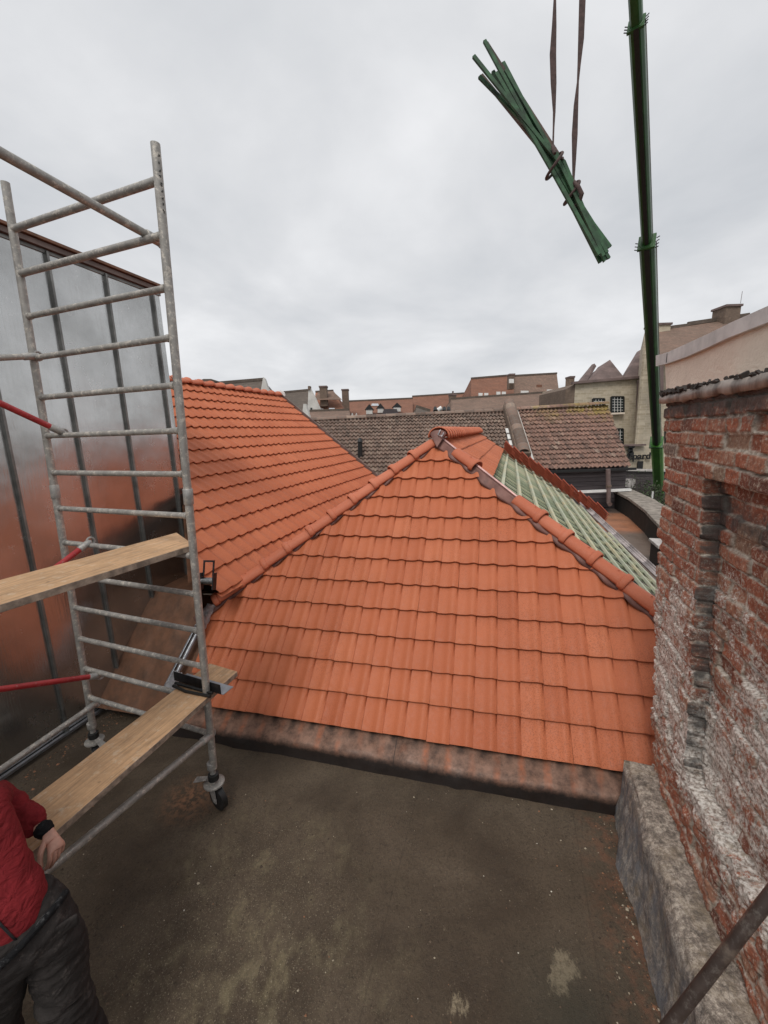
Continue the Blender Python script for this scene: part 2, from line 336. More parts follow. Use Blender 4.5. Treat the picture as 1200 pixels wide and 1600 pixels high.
def stone_ledge():
    g = G('lichen_concrete', .9); b = g.ramp(g.noise(22,9,.85),[(.40,(.12,.10,.082)),(.5,(.31,.26,.215)),(.59,(.62,.54,.45))])
    b = g.mix(g.ramp(g.noise(7,6,.7),[(.5,0.),(.68,.7)]), b, (.33,.26,.17)); b = g.mix(g.ramp(g.vor(60)[0],[(.06,.9),(.14,0.)]), b, (.52,.46,.36))
    b = g.mix(g.math('MULTIPLY', g.ramp(g.noise(9,8,.8,g.map((1,1,.4))),[(.4,.1),(.58,.85)]), g.ramp(g.sep()[2],[(.36,1.),(.46,0.)])), b, (.15,.155,.17))
    return g.done(b, None, g.bump(g.math('ADD', g.noise(30,8,.75), g.noise(110,4)), .9, .01))
M_['ledge'] = stone_ledge()
def plaster():
    g = G('cream_plaster', .85); b = g.ramp(g.noise(3,6,.6),[(.35,(.74,.63,.52)),(.65,(.84,.73,.61))])
    cr_ = g.ramp(g.vor(3.3, g.map((1,1,1.4), src=None), 'DISTANCE_TO_EDGE')[0],[(.0,1.),(.012,0.)])
    h = g.math('ADD', g.noise(13,8,.65, g.map((1,1,1.5),(.5,0,.4)), 1.2), g.math('MULTIPLY', g.noise(4,4), .8))
    return g.done(g.mix(g.ramp(g.noise(16,7,.7),[(.58,0.),(.8,.25)]), b, (.55,.45,.36)), None, g.bump(h, .45, .03))
M_['plaster'] = plaster()
M_['coping'] = simple('grey_coping', (.52,.48,.455), .5, .1, .18, 5, .15)
def brickfar(name, c1, c2, mo, s=5., ax='x'):
    g = G(name, .9); q = g.n('ShaderNodeTexBrick'); q.inputs['Scale'].default_value = s
    sx = g.sep(); cbn = g.n('ShaderNodeCombineXYZ'); g.put(cbn.inputs[0], g.math('ADD', sx[0], sx[1])); g.put(cbn.inputs[1], sx[2]); g.put(q.inputs['Vector'], cbn.outputs[0])
    g.put(q.inputs['Color1'], c1); g.put(q.inputs['Color2'], c2); g.put(q.inputs['Mortar'], mo); q.inputs['Mortar Size'].default_value = .02
    q.inputs['Brick Width'].default_value = .9; q.inputs['Row Height'].default_value = .35
    b = g.mix(g.ramp(g.noise(1.1,7,.65),[(.35,0.),(.7,.6)]), q.outputs[0], tuple(x*.55 for x in c1))
    b = g.mix(g.ramp(g.noise(4,6,.7),[(.5,0.),(.7,.5)]), b, tuple(min(1,x*1.4) for x in c2))
    return g.done(b, None, g.bump(g.noise(6,8,.7), .6, .05))
M_['cream'] = brickfar('cream_brick', (.60,.52,.40), (.42,.35,.25), (.62,.55,.43), 2.2)
M_['redfar'] = brickfar('far_red_roof', (.26,.115,.07), (.21,.10,.065), (.15,.085,.06), 2.5)
M_['orangefar'] = brickfar('far_orange_roof', (.38,.16,.09), (.30,.135,.08), (.22,.11,.07), 2.5)
M_['brownfar'] = brickfar('far_brown_roof', (.20,.135,.10), (.24,.15,.11), (.11,.085,.07), 2.5)
M_['darkfar'] = brickfar('far_dark_roof', (.115,.09,.072), (.14,.11,.088), (.075,.06,.05), 2.5)
M_['slate'] = simple('brown_slate', (.155,.11,.10), .8, 0, .3, 1.3, .5, .03)
M_['darkwall'] = None
def siding():
    g = G('dark_boards', .8); w_ = g.ramp(g.math('FRACT', g.math('MULTIPLY', g.sep()[2], 7.)), [(.0,.0),(.12,1.),(1.,.8)])
    b = g.mix(w_, (.018,.015,.015), g.ramp(g.noise(4,6,.7,g.map((.4,.4,4))),[(.3,(.055,.045,.047)),(.7,(.115,.095,.098))]))
    return g.done(b, None, g.bump(w_, .7, .02))
M_['darkwall'] = siding()
M_['white'] = simple('white_paint', (.78,.77,.74), .6, 0, .08, 6)
M_['whitewall'] = simple('white_gable', (.62,.60,.56), .8, 0, .15, 1.5)
M_['glass'] = simple('dark_glass', (.02,.03,.03), .08, 0, .3, 2, .0)
M_['skylight'] = simple('skylight_glass', (.75,.77,.80), .15, .6, .05, 2, 0)
M_['chimney'] = brickfar('chimney_brick', (.17,.12,.09), (.21,.15,.11), (.12,.10,.085), 5)
def pond():
    g = G('stained_flat_roof', .5); y = g.sep()[1]
    yy = g.math('ADD', y, g.math('MULTIPLY', g.noise(.9,5), 1.6))
    b = g.ramp(g.math('DIVIDE', g.math('SUBTRACT', yy, 6.), 10.), [(.0,(.17,.125,.10)),(.47,(.18,.13,.10)),(.51,(.42,.17,.085)),(.68,(.44,.20,.11)),(.73,(.13,.10,.085)),(1.,(.11,.09,.08))])
    b = g.mix(g.ramp(g.noise(2.5,7,.7),[(.45,0.),(.7,.5)]), b, (.12,.08,.06)); return g.done(b, g.ramp(g.noise(1.5,4),[(.3,.25),(.7,.6)]), g.bump(g.noise(9,6),.3,.01))
M_['pond'] = pond()
M_['ground'] = simple('town_ground', (.10,.095,.085), .9, 0, .3, .5)
M_['foil'] = simple('silver_foil', (.72,.72,.74), .28, .9, .2, 25, 1., .02)
M_['skin'] = simple('skin', (.50,.27,.20), .55, 0, .12, 25, .2, .002)
M_['redcloth'] = None
def cloth(name, c, folds=16, st=.8, wear=(.5,.5,.5), wa=.25):
    g = G(name, .9, 0, .2); b = g.ramp(g.noise(9,6,.65),[(.3,tuple(x*.6 for x in c)),(.7,tuple(min(1,x*1.15) for x in c))])
    b = g.mix(g.ramp(g.noise(22,7,.75),[(.55,0.),(.7,wa)]), b, wear)
    h = g.math('ADD', g.math('MULTIPLY', g.noise(folds,3,.5,g.map((1,1,2.2),(.3,.5,0)),1.), 1.), g.math('MULTIPLY', g.noise(260,2), .06))
    return g.done(b, None, g.bump(h, st, .02))
M_['redcloth'] = cloth('red_fleece', (.21,.018,.022), 14, 1., (.16,.012,.018), .8)
M_['trouser'] = cloth('dusty_work_trousers', (.036,.031,.029), 7, 1., (.12,.10,.09), .6)
M_['cuff'] = cloth('black_cuff', (.012,.012,.013), 20)
M_['bootm'] = simple('leather_boot', (.045,.035,.03), .6, 0, .3, 15)
M_['hairm'] = simple('dark_hair', (.03,.02,.015), .6, 0, .3, 60, 1., .01)
M_['leaf'] = simple('shrub_leaf', (.06,.09,.035), .7, 0, .5, 7)
M_['twig'] = simple('bare_twig', (.09,.075,.065), .9, 0, .4, 7)
M_['debris'] = None
def debris():
    g = G('roof_debris', .85); return g.done(g.ramp(g.attr('rnd'), [(0,(.05,.035,.025)),(.45,(.13,.09,.06)),(.7,(.27,.13,.07)),(.85,(.40,.34,.25)),(1,(.72,.68,.58))]))
M_['debris'] = debris()
# ================================================================== ground and the flat roof
MB().add([(-600,-300,-7),(900,-300,-7),(900,1500,-7),(-600,1500,-7)],[(0,1,2,3)]).build('ground', M_['ground'], fix=False).update_tag()
tag(bpy.data.objects['ground'], 'dark town ground far below the roofs', kind='structure')
gx, gyv = np.meshgrid(np.arange(-4.2,3.2,.02), np.arange(-1.2,3.9,.02))
fl = fbm(gx*1.6, gyv*1.6, 3, 4)*.010+fbm(gx*9, gyv*9, 9, 3)*.0028
tag(grid_obj('flat_roof_floor', gx, gyv, fl-.006, M_['floor']), 'dirty brown bitumen flat roof in the foreground', kind='structure')
# ================================================================== new orange hip roof
th = rad(14.65); pf = rad(45.7)
E = A_(math.cos(th), -math.sin(th), 0); GD = A_(math.sin(th), math.cos(th), 0)
Uf = A_(GD[0]*math.cos(pf), GD[1]*math.cos(pf), math.sin(pf)); Nf = np.cross(E, Uf)
P0 = A_(.455,2.956,.25); TW = .19; TL = .2766
APEX = A_(.735,5.35,2.68)
HR = A_(2.367,3.401,1.187); HL = A_(-1.957,4.287,.944)
def clip(me, cuts):
    bm = bmesh.new(); bm.from_mesh(me)
    for P, n in cuts:
        bmesh.ops.bisect_plane(bm, geom=bm.verts[:]+bm.edges[:]+bm.faces[:], plane_co=Vector(P), plane_no=Vector(n), clear_outer=True)
    bm.to_mesh(me); bm.free()
def tiles(name, O, e, u, cols, rows, w_, L, mat, cuts=(), parent=None, amp=.026, lift=.034, thick=.019, style='new', seed=1, nu=10, moss=None, jit=.0025):
    r = np.random.default_rng(seed); n = np.cross(e, u); n = n if n[2]>0 else -n
    us = np.linspace(0,1,nu)
    if style == 'new':                                # nearly flat pan, one roll that ends in a small step
        h = amp*(np.exp(-((us-.75)/.19)**2)-.12*np.sin(np.pi*np.clip(us/.5,0,1)))
    else: h = amp*np.sin(2*np.pi*us+.6)
    verts=[]; faces=[]; rn=[]; ms=[]
    vsamp = [0.,.06,.5,1.06]
    for j in range(*rows):
        for i in range(*cols):
            b = len(verts); val = float(np.clip(r.normal(.5,.2),0,1)); dj = r.normal(0,jit); dn = r.normal(0,jit*.6); sk = r.normal(0,jit*.5)
            for k in range(nu):
                a = (i+us[k]*1.0)*w_
                top = lift+dn
                for q, v in enumerate(vsamp):
                    hh = h[k]+top*(1-v)+.002*0 - (.005 if q==0 else 0)
                    verts.append(O+e*(a+sk*(1-v))+u*((j+v)*L+dj*(1-v))+n*hh)
                verts.append(O+e*(a+sk)+u*(j*L+dj)+n*(h[k]+top-thick))
                rn += [val]*5; ms += [0 if moss is None else moss(i,j)]*5
            for k in range(nu-1):
                s0 = b+k*5; s1 = s0+5
                faces += [(s0,s1,s1+1,s0+1),(s0+1,s1+1,s1+2,s0+2),(s0+2,s1+2,s1+3,s0+3),(s0+4,s1+4,s1,s0)]
            s1 = b+(nu-1)*5; faces += [(s1,s1+4,s1+3,s1+1)]   # side lip
    me = bpy.data.meshes.new(name); me.from_pydata([tuple(v) for v in verts],[],faces)
    at = me.attributes.new('rnd','FLOAT','POINT'); at.data.foreach_set('value', np.array(rn,np.float32))
    if moss: at = me.attributes.new('moss','FLOAT','POINT'); at.data.foreach_set('value', np.array(ms,np.float32))
    if cuts: clip(me, cuts)
    o = link(name, me, mat, parent, True)
    me.set_sharp_from_angle(angle=rad(50)); return o
house = thing('hip_roof_house', 'new bright orange clay tiled hip roof with a pyramid end facing the flat roof', 'building', (.6,5.,0))
nHL = np.cross(HL-APEX, Z); nHL = nHL if nHL.dot(A_(-1,0,0))>0 else -nHL
nHR = np.cross(HR-APEX, Z); nHR = nHR if nHR.dot(A_(1,0,0))>0 else -nHR
SL0 = P0+E*(-2.66)+Uf*.95; SL1 = P0+E*(-2.57)+Uf*0.0; nSL = np.cross(SL1-SL0, Nf); nSL = nSL if nSL.dot(A_(-1,0,0))>0 else -nSL
tiles('front_tiles', P0-Nf*.022+E*.025, E, Uf, (-15,17), (0,13), TW, TL, M_['tile'], [(APEX,nHL),(APEX,nHR),(SL0,nSL),(P0+E*2.9,E)], house, seed=3)
# right face
nR = np.cross(HR-APEX, V); nR = nrm(nR*np.sign(nR[2])); DR = np.cross(nR, V); DR = DR*-np.sign(DR[2])
nHRb = -nHR
XV_ = 6.5
RP = lambda v, d, h=0.: APEX+V*v+DR*d+nR*h
tiles('side_tiles', RP(-.6,.83,-.02), V, -DR, (0,37), (0,3), TW, TL, M_['tile'], [(APEX,nHRb),(RP(XV_,0),V)], house, seed=5)
# left face (seen only from other places)
nL_ = np.cross(HL-APEX, V); nL_ = nrm(nL_*np.sign(nL_[2])); DL = np.cross(nL_, V); DL = DL*-np.sign(DL[2])
tiles('rear_tiles', APEX-V*3.+DL*2.8-nL_*.02, V, -DL, (0,50), (0,10), TW, TL, M_['tile'], [(APEX,-nHL),(APEX+V*XV_,V)], house, seed=6, nu=6)
# underlay, rafters and battens on the untiled part
d_e = lambda v: 3.85-.115*v                            # eave distance down the slope, it closes in towards the far end
def hipv(d):                                           # V where the hip crosses distance d
    a = HR-APEX; k = d/ a.dot(DR); return (a*k).dot(V)
MB().prism([RP(0,0,-.22),RP(XV_,0,-.22),RP(XV_,d_e(XV_),-.22),RP(hipv(d_e(0))+.1,d_e(0),-.22)], -nR*.03).build('underlay', M_['underlay'], house)
def attr_const(o, name, v):
    at = o.data.attributes.new(name,'FLOAT','POINT'); at.data.foreach_set('value', np.full(len(o.data.vertices), v, np.float32))
for k in range(25):
    v = -2.5+k*.37
    d0 = .02 if v>0 else None
    a = HR-APEX; kk = v/a.dot(V) if v<0 else 0; d0 = kk*a.dot(DR)+.02 if v<0 else .02
    if v > XV_-.05 or d0>3.6: continue
    o = MB().bar(RP(v,d0,-.075), RP(v,d_e(v)-.03,-.065), .045, .026, nR).build('rafter', M_['batten'], house); attr_const(o,'rnd',random.random())
for k in range(12):
    d = .72+.272*k
    if d > 3.75: break
    vA = hipv(d)+.03; vB = min(XV_-.05, (3.85-d)/.115)
    for (p_, q_) in ((vA, vA+(vB-vA)*.52), (vA+(vB-vA)*.52+.004, vB)):
        MB().bar(RP(p_,d+random.uniform(-.008,.008),-.035), RP(q_,d+random.uniform(-.008,.008),-.035), .046, .03, nR).build('batten', M_['palebatten'], house)
# verge board, gutter along the right eave, and a lead valley beyond the verge
MB().bar(RP(XV_+.03,0,-.03), RP(XV_+.03,d_e(XV_),-.03), .03, .12, nR).build('verge_board', M_['lead'], house)
gp = []
for v in np.linspace(-1.5,XV_+.2,12):
    gp.append(RP(v, d_e(v)+.03))
gm = MB()
hd = nrm(A_(DR[0],DR[1],0))
for i in range(len(gp)-1):
    p, q = gp[i], gp[i+1]
    for k in range(6):
        t0 = math.pi*k/6; t1 = math.pi*(k+1)/6
        f = lambda P, t: P+hd*(.075-.075*math.cos(t))-Z*(.065*math.sin(t)+.03)
        gm.add([f(p,t0),f(q,t0),f(q,t1),f(p,t1)],[(0,1,2,3)])
o = gm.build('gutter', M_['gutter'], house, True, fix=False); s_ = o.modifiers.new('s','SOLIDIFY'); s_.thickness = .006
MB().bar(gp[0]-nR*.015-hd*.09, gp[-1]-nR*.015-hd*.09, .10, .012, nR).build('eave_strip', M_['gutter'], house)
MB().box(RP(XV_+.55,1.9,-.20), V*.45, DR*2.1, nR*.02).build('lead_flashing', M_['lead'], house)
# walls below
hw = MB()
c1 = P0+E*-3.3+GD*.12; c2 = P0+E*2.75+GD*.12; ev = gp[-1]; 
hw.prism([A_(c1[0],c1[1],.18),A_(c2[0],c2[1],.18),A_(ev[0]-.15,ev[1],.18),A_(APEX[0]-2.6,APEX[1]+6,.18)], (0,0,-7.1)).build('wall', M_['chimney'], house)
MB().prism([RP(XV_,0.1,-.15), RP(XV_,d_e(XV_)-.1,-.15), A_(*(RP(XV_,d_e(XV_)-.1)[:2]),.2), APEX+V*XV_+DL*3-Z*.4], V*-.02).build('gable_wall', M_['chimney'], house)
# upstand under the eave: swept profile
prof = [(-.16,-.02),(-.148,.03),(-.142,.085),(-.13,.118),(-.10,.138),(0.,.19),(.10,.245)]
ss = np.arange(-2.6,2.72,.03); PX = np.zeros((len(prof),len(ss))); PY = PX.copy(); PZ = PX.copy()
for j,(g_,z_) in enumerate(prof):
    wv = fbm(ss*1.8, np.full_like(ss,j*.35), 21, 3)*.012*(1 if j<5 else .3)
    bmpj = .018*np.exp(-((ss-.10)/.05)**2)*(1 if j<3 else 0)+.012*np.exp(-((ss+1.9)/.08)**2)*(1 if j<3 else 0)
    q = P0[None,:]*np.array([1,1,0])+E[None,:]*ss[:,None]+GD[None,:]*(g_-wv-bmpj)[:,None]
    PX[j]=q[:,0]; PY[j]=q[:,1]; PZ[j]=z_+wv*.3
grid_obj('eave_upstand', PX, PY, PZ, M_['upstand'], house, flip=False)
PXl = PX.copy(); 
# brown lead slope between the tiles and the metal wall
W0 = A_(-3.128,3.502,0)
lp = [P0+E*-2.62+Uf*(-.17)-Nf*.03, P0+E*-2.75+Uf*1.08-Nf*.03]
mfp = onplane(W0, U)
def towall(p): return p-E*((p-W0).dot(U)/E.dot(U))
sA = P0+E*-2.50+Uf*-.17-Nf*.045; sB = P0+E*-2.55+Uf*.95-Nf*.045; sC = P0+E*-2.55+Uf*1.12-Nf*.045
tA, tB, tC = towall(sA)+V*-.0, towall(sB), towall(sC)
ns, nt_ = 60, 40; S, T = np.meshgrid(np.linspace(0,1,ns), np.linspace(0,1,nt_))
gA = sA[None,None,:]*(1-S)[...,None]+towall(sA)[None,None,:]*S[...,None]; gC = sC[None,None,:]*(1-S)[...,None]+towall(sC)[None,None,:]*S[...,None]
gg = gA*(1-T)[...,None]+gC*T[...,None]+Nf[None,None,:]*(fbm(S*6,T*6,33,3)*.012)[...,None]
grid_obj('lead_slope', gg[...,0], gg[...,1], gg[...,2], M_['lead'], house)
# level lead valley behind it
vq = [sC+A_(.35,.1,.0), towall(sC)-A_(.05,0,0), towall(sC)+V*4-A_(.05,0,0)+Z*.1, sC+V*4+A_(.6,0,.1)]
MB().prism(vq, -Z*.03).build('valley_lead', M_['lead'], house)
# hip and ridge tiles (half round, collar at the lower end)
def ridge_tile(P, Q, r, up, parent, mat, name='ridge_tile', collar=True, n=12, seed=0):
    d = nrm(Q-P); a = nrm(np.cross(d, up)); h = np.cross(a, d); L = np.linalg.norm(Q-P)
    st = [(0,r*.97),(.06*L,r*.97),(L*.5,r*1.0),(L-.075,r*1.03)]
    if collar: st += [(L-.070,r*1.03),(L-.060,r*1.22),(L-.035,r*1.26),(L-.008,r*1.20),(L,r*1.10)]
    else: st += [(L,r*1.04)]
    m = MB(); b = 0; verts=[]
    for (s,rr) in st:
        for k in range(n+1):
            t = math.pi*(-.04+1.08*k/n); verts.append(P+d*s+a*math.cos(t)*rr+h*(math.sin(t)*rr*.86))
    N1 = n+1; f = [(i*N1+k,(i+1)*N1+k,(i+1)*N1+k+1,i*N1+k+1) for i in range(len(st)-1) for k in range(n)]
    m.add(verts, f)
    if collar: m.tube([P+d*(L-.13)+h*rr*.80, P+d*(L-.13)+h*rr*.90],.006,6)
    o = m.build(name, mat, parent, True, fix=False); s_ = o.modifiers.new('s','SOLIDIFY'); s_.thickness = .012; s_.offset = -1
    attr_const(o,'rnd', random.random()); return o
upL = nrm(Nf+nL_); upR = nrm(Nf+nR)
def hipline(A0, B0, n0, n1, step, r, up, lift, skip=()):
    d = nrm(B0-A0)
    for k in range(n0, n1):
        if k in skip: continue
        jt = A_(*rng.normal(0,.003,3)); P = A0+d*(k*step)+up*lift+jt; Q = A0+d*((k+1)*step+.035)+up*(lift+.022)+jt
        ridge_tile(P, Q, r, up, house, M_['ridge'])
dl = nrm(HL-APEX); dr = nrm(HR-APEX)
hipline(APEX+dl*.10, HL, 0, 10, .318, .082, upL, .0)
hipline(APEX, HR, 0, 12, .332, .086, upR, .0, skip=(0,2,3))
# exposed hip membrane and its wavy skirt on both hips
def skirt(name, A0, d, L, side, n, up, wid, mat, wave=.022, lift=.012, per=.19):
    nn = int(L/.012); s = np.linspace(0,L,nn); W = np.linspace(0,1,6)
    S_, W_ = np.meshgrid(s, W); wl = wid+wave*np.sin(2*np.pi*s/per)+fbm(s*3,s*0,44,3)*.012
    pos = A0[None,None,:]+d[None,None,:]*S_[...,None]+side[None,None,:]*(W_*wl[None,:])[...,None]+n[None,None,:]*(lift+.03*(1-W_)+.012*np.sin(2*np.pi*S_/per+1.)*W_)[...,None]
    o = grid_obj(name, pos[...,0], pos[...,1], pos[...,2], mat, house); m = o.modifiers.new('s','SOLIDIFY'); m.thickness = .004; return o
def inplane(d, n, ref):
    s = nrm(np.cross(d, n)); return s if s.dot(ref)>0 else -s
skirt('hip_membrane', APEX+dr*.03, dr, 3.9, inplane(dr,Nf,A_(-1,0,-.3)), Nf, upR, .112, M_['membrane'], lift=.018, wave=.012, per=.27)
skirt('hip_membrane', APEX+dr*.03, dr, 3.9, inplane(dr,nR,A_(1,0,0)), nR, upR, .12, M_['memedge'], lift=.012)
skirt('hip_membrane', APEX+dl*.03, dl, 3.55, inplane(dl,Nf,A_(1,0,-.3)), Nf, upL, .085, M_['membrane'], lift=.012, wave=.010, per=.27)
MB().tube([APEX+upR*.045+dr*.05, APEX+dr*1.5+upR*.045], .014, 8).build('membrane_fold', M_['memedge'], house, True)
bmx = MB(); 
for k in range(7):
    t = k/6*math.pi; bmx.v.append(tuple(APEX+A_(0,0,.07)+E*math.cos(t)*.10+Z*(math.sin(t)*.05)-GD*.10))
bmx.v.append(tuple(APEX-GD*.20-Z*.09)); b_=7
bmx.f += [(k,k+1,7) for k in range(6)]
for k in range(7):
    t = k/6*math.pi; bmx.v.append(tuple(APEX+A_(0,0,.07)+E*math.cos(t)*.10+Z*(math.sin(t)*.05)+GD*.15))
bmx.f += [(k,8+k,9+k,k+1) for k in range(6)]
bmx.build('apex_cap', M_['membrane'], house, True)
MB().tube([APEX+A_(.0,-.13,.12),APEX+A_(-.03,-.15,.06),APEX+A_(.01,-.17,.04),APEX+A_(.04,-.15,.085)], .008, 6).build('apex_clip', M_['foil'], house, True)
# ridge: caps set close together
RD = nrm(V-Z*.018)
k = 0; s = -.02
while s < XV_-.2:
    ln = .26 if s < 4.4 else .36
    P = APEX+V*(s+ln)+Z*.02; Q = APEX+V*s+Z*.045
    ridge_tile(P, Q, .115, Z, house, M_['ridge'], collar=True, n=10); s += ln-.02
# stacked loose tiles on the battens by the verge
def loose_tile_mesh():
    m = MB(); w2, l2 = .11, .19; nu = 9
    vs_=[]; 
    for j,y_ in enumerate((-l2,-l2*.2,l2)):
        for k in range(nu):
            u_ = k/(nu-1); h = .02*(math.exp(-((u_-.8)/.17)**2)-.2*math.sin(math.pi*min(1,u_/.6)))
            vs_.append(((u_-.5)*2*w2, y_, h+.006))
    f = [(j*nu+k,j*nu+k+1,(j+1)*nu+k+1,(j+1)*nu+k) for j in range(2) for k in range(nu-1)]
    me = bpy.data.meshes.new('loose_clay_tile'); me.from_pydata(vs_,[],f); me.materials.append(M_['tileloose']); 
    at = me.attributes.new('rnd','FLOAT','POINT'); at.data.foreach_set('value', np.full(len(vs_), .4, np.float32)); return me
M_['tileloose'] = tile_mat('loose_clay', (.30,.06,.03), (.38,.078,.038), (.46,.11,.05), .2)
lt = loose_tile_mesh()
NS = 12
words = ['the stack nearest the ridge','the second stack below the ridge','the third stack below the ridge','the fourth stack below the ridge','the fifth stack below the ridge','the sixth stack below the ridge',
 'the seventh stack below the ridge','the eighth stack below the ridge','the ninth stack below the ridge','the tenth stack below the ridge','the second stack from the gutter','the stack nearest the gutter']
for k in range(NS):
    d = .98+k*.245; v = XV_-.42-.02*k
    for j in range(6):
        o = bpy.data.objects.new('loose_clay_tile', lt); COL.objects.link(o)
        # the tiles stand on edge, leaning on each other, along the batten
        base = RP(v-.10+random.uniform(-.015,.015), d+random.uniform(-.012,.012)-j*.012, .035+j*.034)
        za = nrm(nR+DR*.22+V*.03); xa = nrm(V-za*V.dot(za)); ya = np.cross(za, xa)
        mt = Matrix.Identity(4)
        for r_ in range(3): mt[r_][0]=xa[r_]; mt[r_][1]=ya[r_]; mt[r_][2]=za[r_]; mt[r_][3]=base[r_]
        o.matrix_world = mt @ Matrix.Rotation(rad(random.uniform(-4,4)),4,'Z')
        if k==0 and j==0: pass
        m = o.modifiers.new('s','SOLIDIFY'); m.thickness = .012
        tag(o, 'loose orange clay tile lying at the far verge in '+words[k], 'tile', 'loose tiles in '+words[k])
# ================================================================== larger left roof
lh = thing('ridge_roof_house', 'large orange tiled roof behind the scaffold and metal wall', 'building', (-3,10,0))
pL = rad(39.5); DLd = A_(math.cos(pL)*U[0], math.cos(pL)*U[1], -math.sin(pL)); nLr = np.cross(DLd, V); nLr = nLr*np.sign(nLr[2])
OL = C0-nLr*3.04
LP = lambda v, d, h=0.: OL+V*v+DLd*d+nLr*h
vF = 10.17; dR = -5.35
_lpf = onplane(OL,nLr); _q0 = _lpf(291,750); _q1 = _lpf(305,905); _qn = nrm(np.cross(_q1-_q0,nLr)); _qn = _qn if _qn.dot(V)>0 else -_qn
def bpl_last(): return [o for o in lh.children if o.name.startswith('roof_tiles')][0].data
def lcut(me, zc_=1.10):                                          # keep what lies right of the metal wall or beyond its far corner
    bm = bmesh.new(); bm.from_mesh(me); cu = float(np.dot(A_(-3.128,3.502,0),U))+.02; cv = 4.30
    for P, n in ((U*cu,U),(V*cv,V),(V*3.28,V),(Z*zc_,Z),(_q0,_qn)): bmesh.ops.bisect_plane(bm, geom=bm.verts[:]+bm.edges[:]+bm.faces[:], plane_co=Vector(P), plane_no=Vector(n))
    kill = [f for f in bm.faces if (lambda c: (c.dot(Vector(U))<cu+.001 and c.dot(Vector(V))<cv-.001) or (c.dot(Vector(V))<4.75 and (c-Vector(_q0)).dot(Vector(_qn))<0) or c.dot(Vector(V))<3.28 or (c.z<zc_ and c.dot(Vector(V))<cv-.001))(f.calc_center_median())]
    bmesh.ops.delete(bm, geom=kill, context='FACES'); bm.to_mesh(me); bm.free()
tiles('roof_tiles', LP(vF-50*TW,dR+27*TL+.02,-.02), V, -DLd, (0,50), (0,27), TW, TL, M_['tile'], [(LP(vF,0),V),(LP(0,dR),-DLd),(A_(0,0,.72),-Z),(APEX-nL_*.02,-nL_)], lh, seed=11, nu=9); lcut(bpl_last())
_dk = MB().prism([LP(.6,dR,-.06),LP(vF,dR,-.06),LP(vF,dR+27*TL,-.06),LP(.6,dR+27*TL,-.06)], -nLr*.1).build('roof_deck', M_['lead'], lh); MB().prism([_q0-nLr*.05,_q1-nLr*.05,A_(*_q1[:2],.66),A_(*_q0[:2],.66)], V*.05).build('reflection_infill', M_['lead'], lh); clip(_dk.data, [(A_(0,0,.70),-Z),(APEX-nL_*.06,-nL_)]); lcut(_dk.data, 1.30)  # infill added, and deck coloured brown, for the metal wall's reflection
MB().bar(LP(vF+.025,dR,.0), LP(vF+.025,dR+27*TL,.0), .035, .13, nLr).build('verge_trim', M_['cap'], lh)
s = vF-.02; 
while s > 4.:
    ridge_tile(LP(s-.34,dR,.0)-Z*.03, LP(s,dR,.0)-Z*.005, .095, Z, lh, M_['ridgered'] if 'ridgered' in M_ else M_['ridge'], collar=True, n=8); s -= .33
MB().tube([LP(vF,dR,.06)-Z*.05+V*.02, LP(vF,dR,.06)-Z*.05+V*.06], .12, 12).build('ridge_end_cap', M_['white'], lh, True)
xb = LP(0,dR); 
MB().prism([LP(.6,dR,-.17),LP(vF-.1,dR,-.17),LP(vF-.1,dR,-.17)-U*4-Z*3.3,LP(.6,dR,-.17)-U*4-Z*3.3], -Z*.1).build('rear_slope', M_['underlay'], lh); clip(bpy.data.objects['rear_slope'].data, [(V*4.34,-V)])
MB().prism([LP(vF-.08,dR,-.3), LP(vF-.08,dR+7.2,-.3), A_(*LP(vF-.08,dR+7.2)[:2],-7), A_(*(LP(vF-.08,dR)-U*4)[:2],-7), LP(vF-.08,dR,-.3)-U*4-Z*3.3], -V*.2).build('gable_wall', M_['chimney'], lh)
# ================================================================== metal clad wall on the left
mw = thing('metal_clad_wall', 'tall shiny standing seam metal wall behind the scaffold', 'wall', tuple(W0))
Vl, Vh, Zt = -4.4, 1.84, 4.47
def slopez(v):                                        # lower edge follows the brown slope
    if v < .79: return .03
    if v > 1.40: return .70
    return .03+(v-.79)*(.67/.61)
seams = [-.012-.575*k for k in range(8)][::-1]+[.579,1.145,1.73]
edges = [Vl]+seams+[Vh]
for a, b in zip(edges[:-1], edges[1:]):
    if b-a < .01: continue
    nn = 8; vv = np.linspace(a,b,nn); zz = np.linspace(0,1,26); A2, B2 = np.meshgrid(vv, zz)
    bot = np.array([slopez(x) for x in vv])[None,:]; ZZ = bot+(Zt-bot)*B2
    sx = np.sin(np.pi*(A2-a)/(b-a))
    off = fbm(A2*1.7+a*9, ZZ*1.1, 50+int(abs(a)*10), 3)*.006*sx+.003*sx
    q = W0[None,None,:]+V[None,None,:]*A2[...,None]+U[None,None,:]*off[...,None]
    grid_obj('metal_sheet', q[...,0], q[...,1], ZZ, M_['zinc'], mw, flip=False)
for v in seams:
    MB().box(W0+V*v+U*.014+Z*((Zt+slopez(v))/2), V*.011, U*.018, Z*((Zt-slopez(v))/2)).build('standing_seam', M_['zincdark'], mw, bevel=.003)
MB().box(W0+V*(Vl+Vh)/2-U*.62+Z*(Zt/2+.1), V*(Vh-Vl)/2*.999, U*.60, Z*(Zt/2-.1)).build('core', M_['zincdark'], mw)
MB().box(W0+V*(Vl+Vh)/2-U*.55+Z*(Zt+.035), V*((Vh-Vl)/2+.02), U*.60, Z*.022).build('coping', M_['cap'], mw)
MB().box(W0+V*(Vl+Vh)/2-U*.56+Z*(Zt-.005), V*((Vh-Vl)/2+.01), U*.575, Z*.014).build('coping_strip', M_['zincdark'], mw)
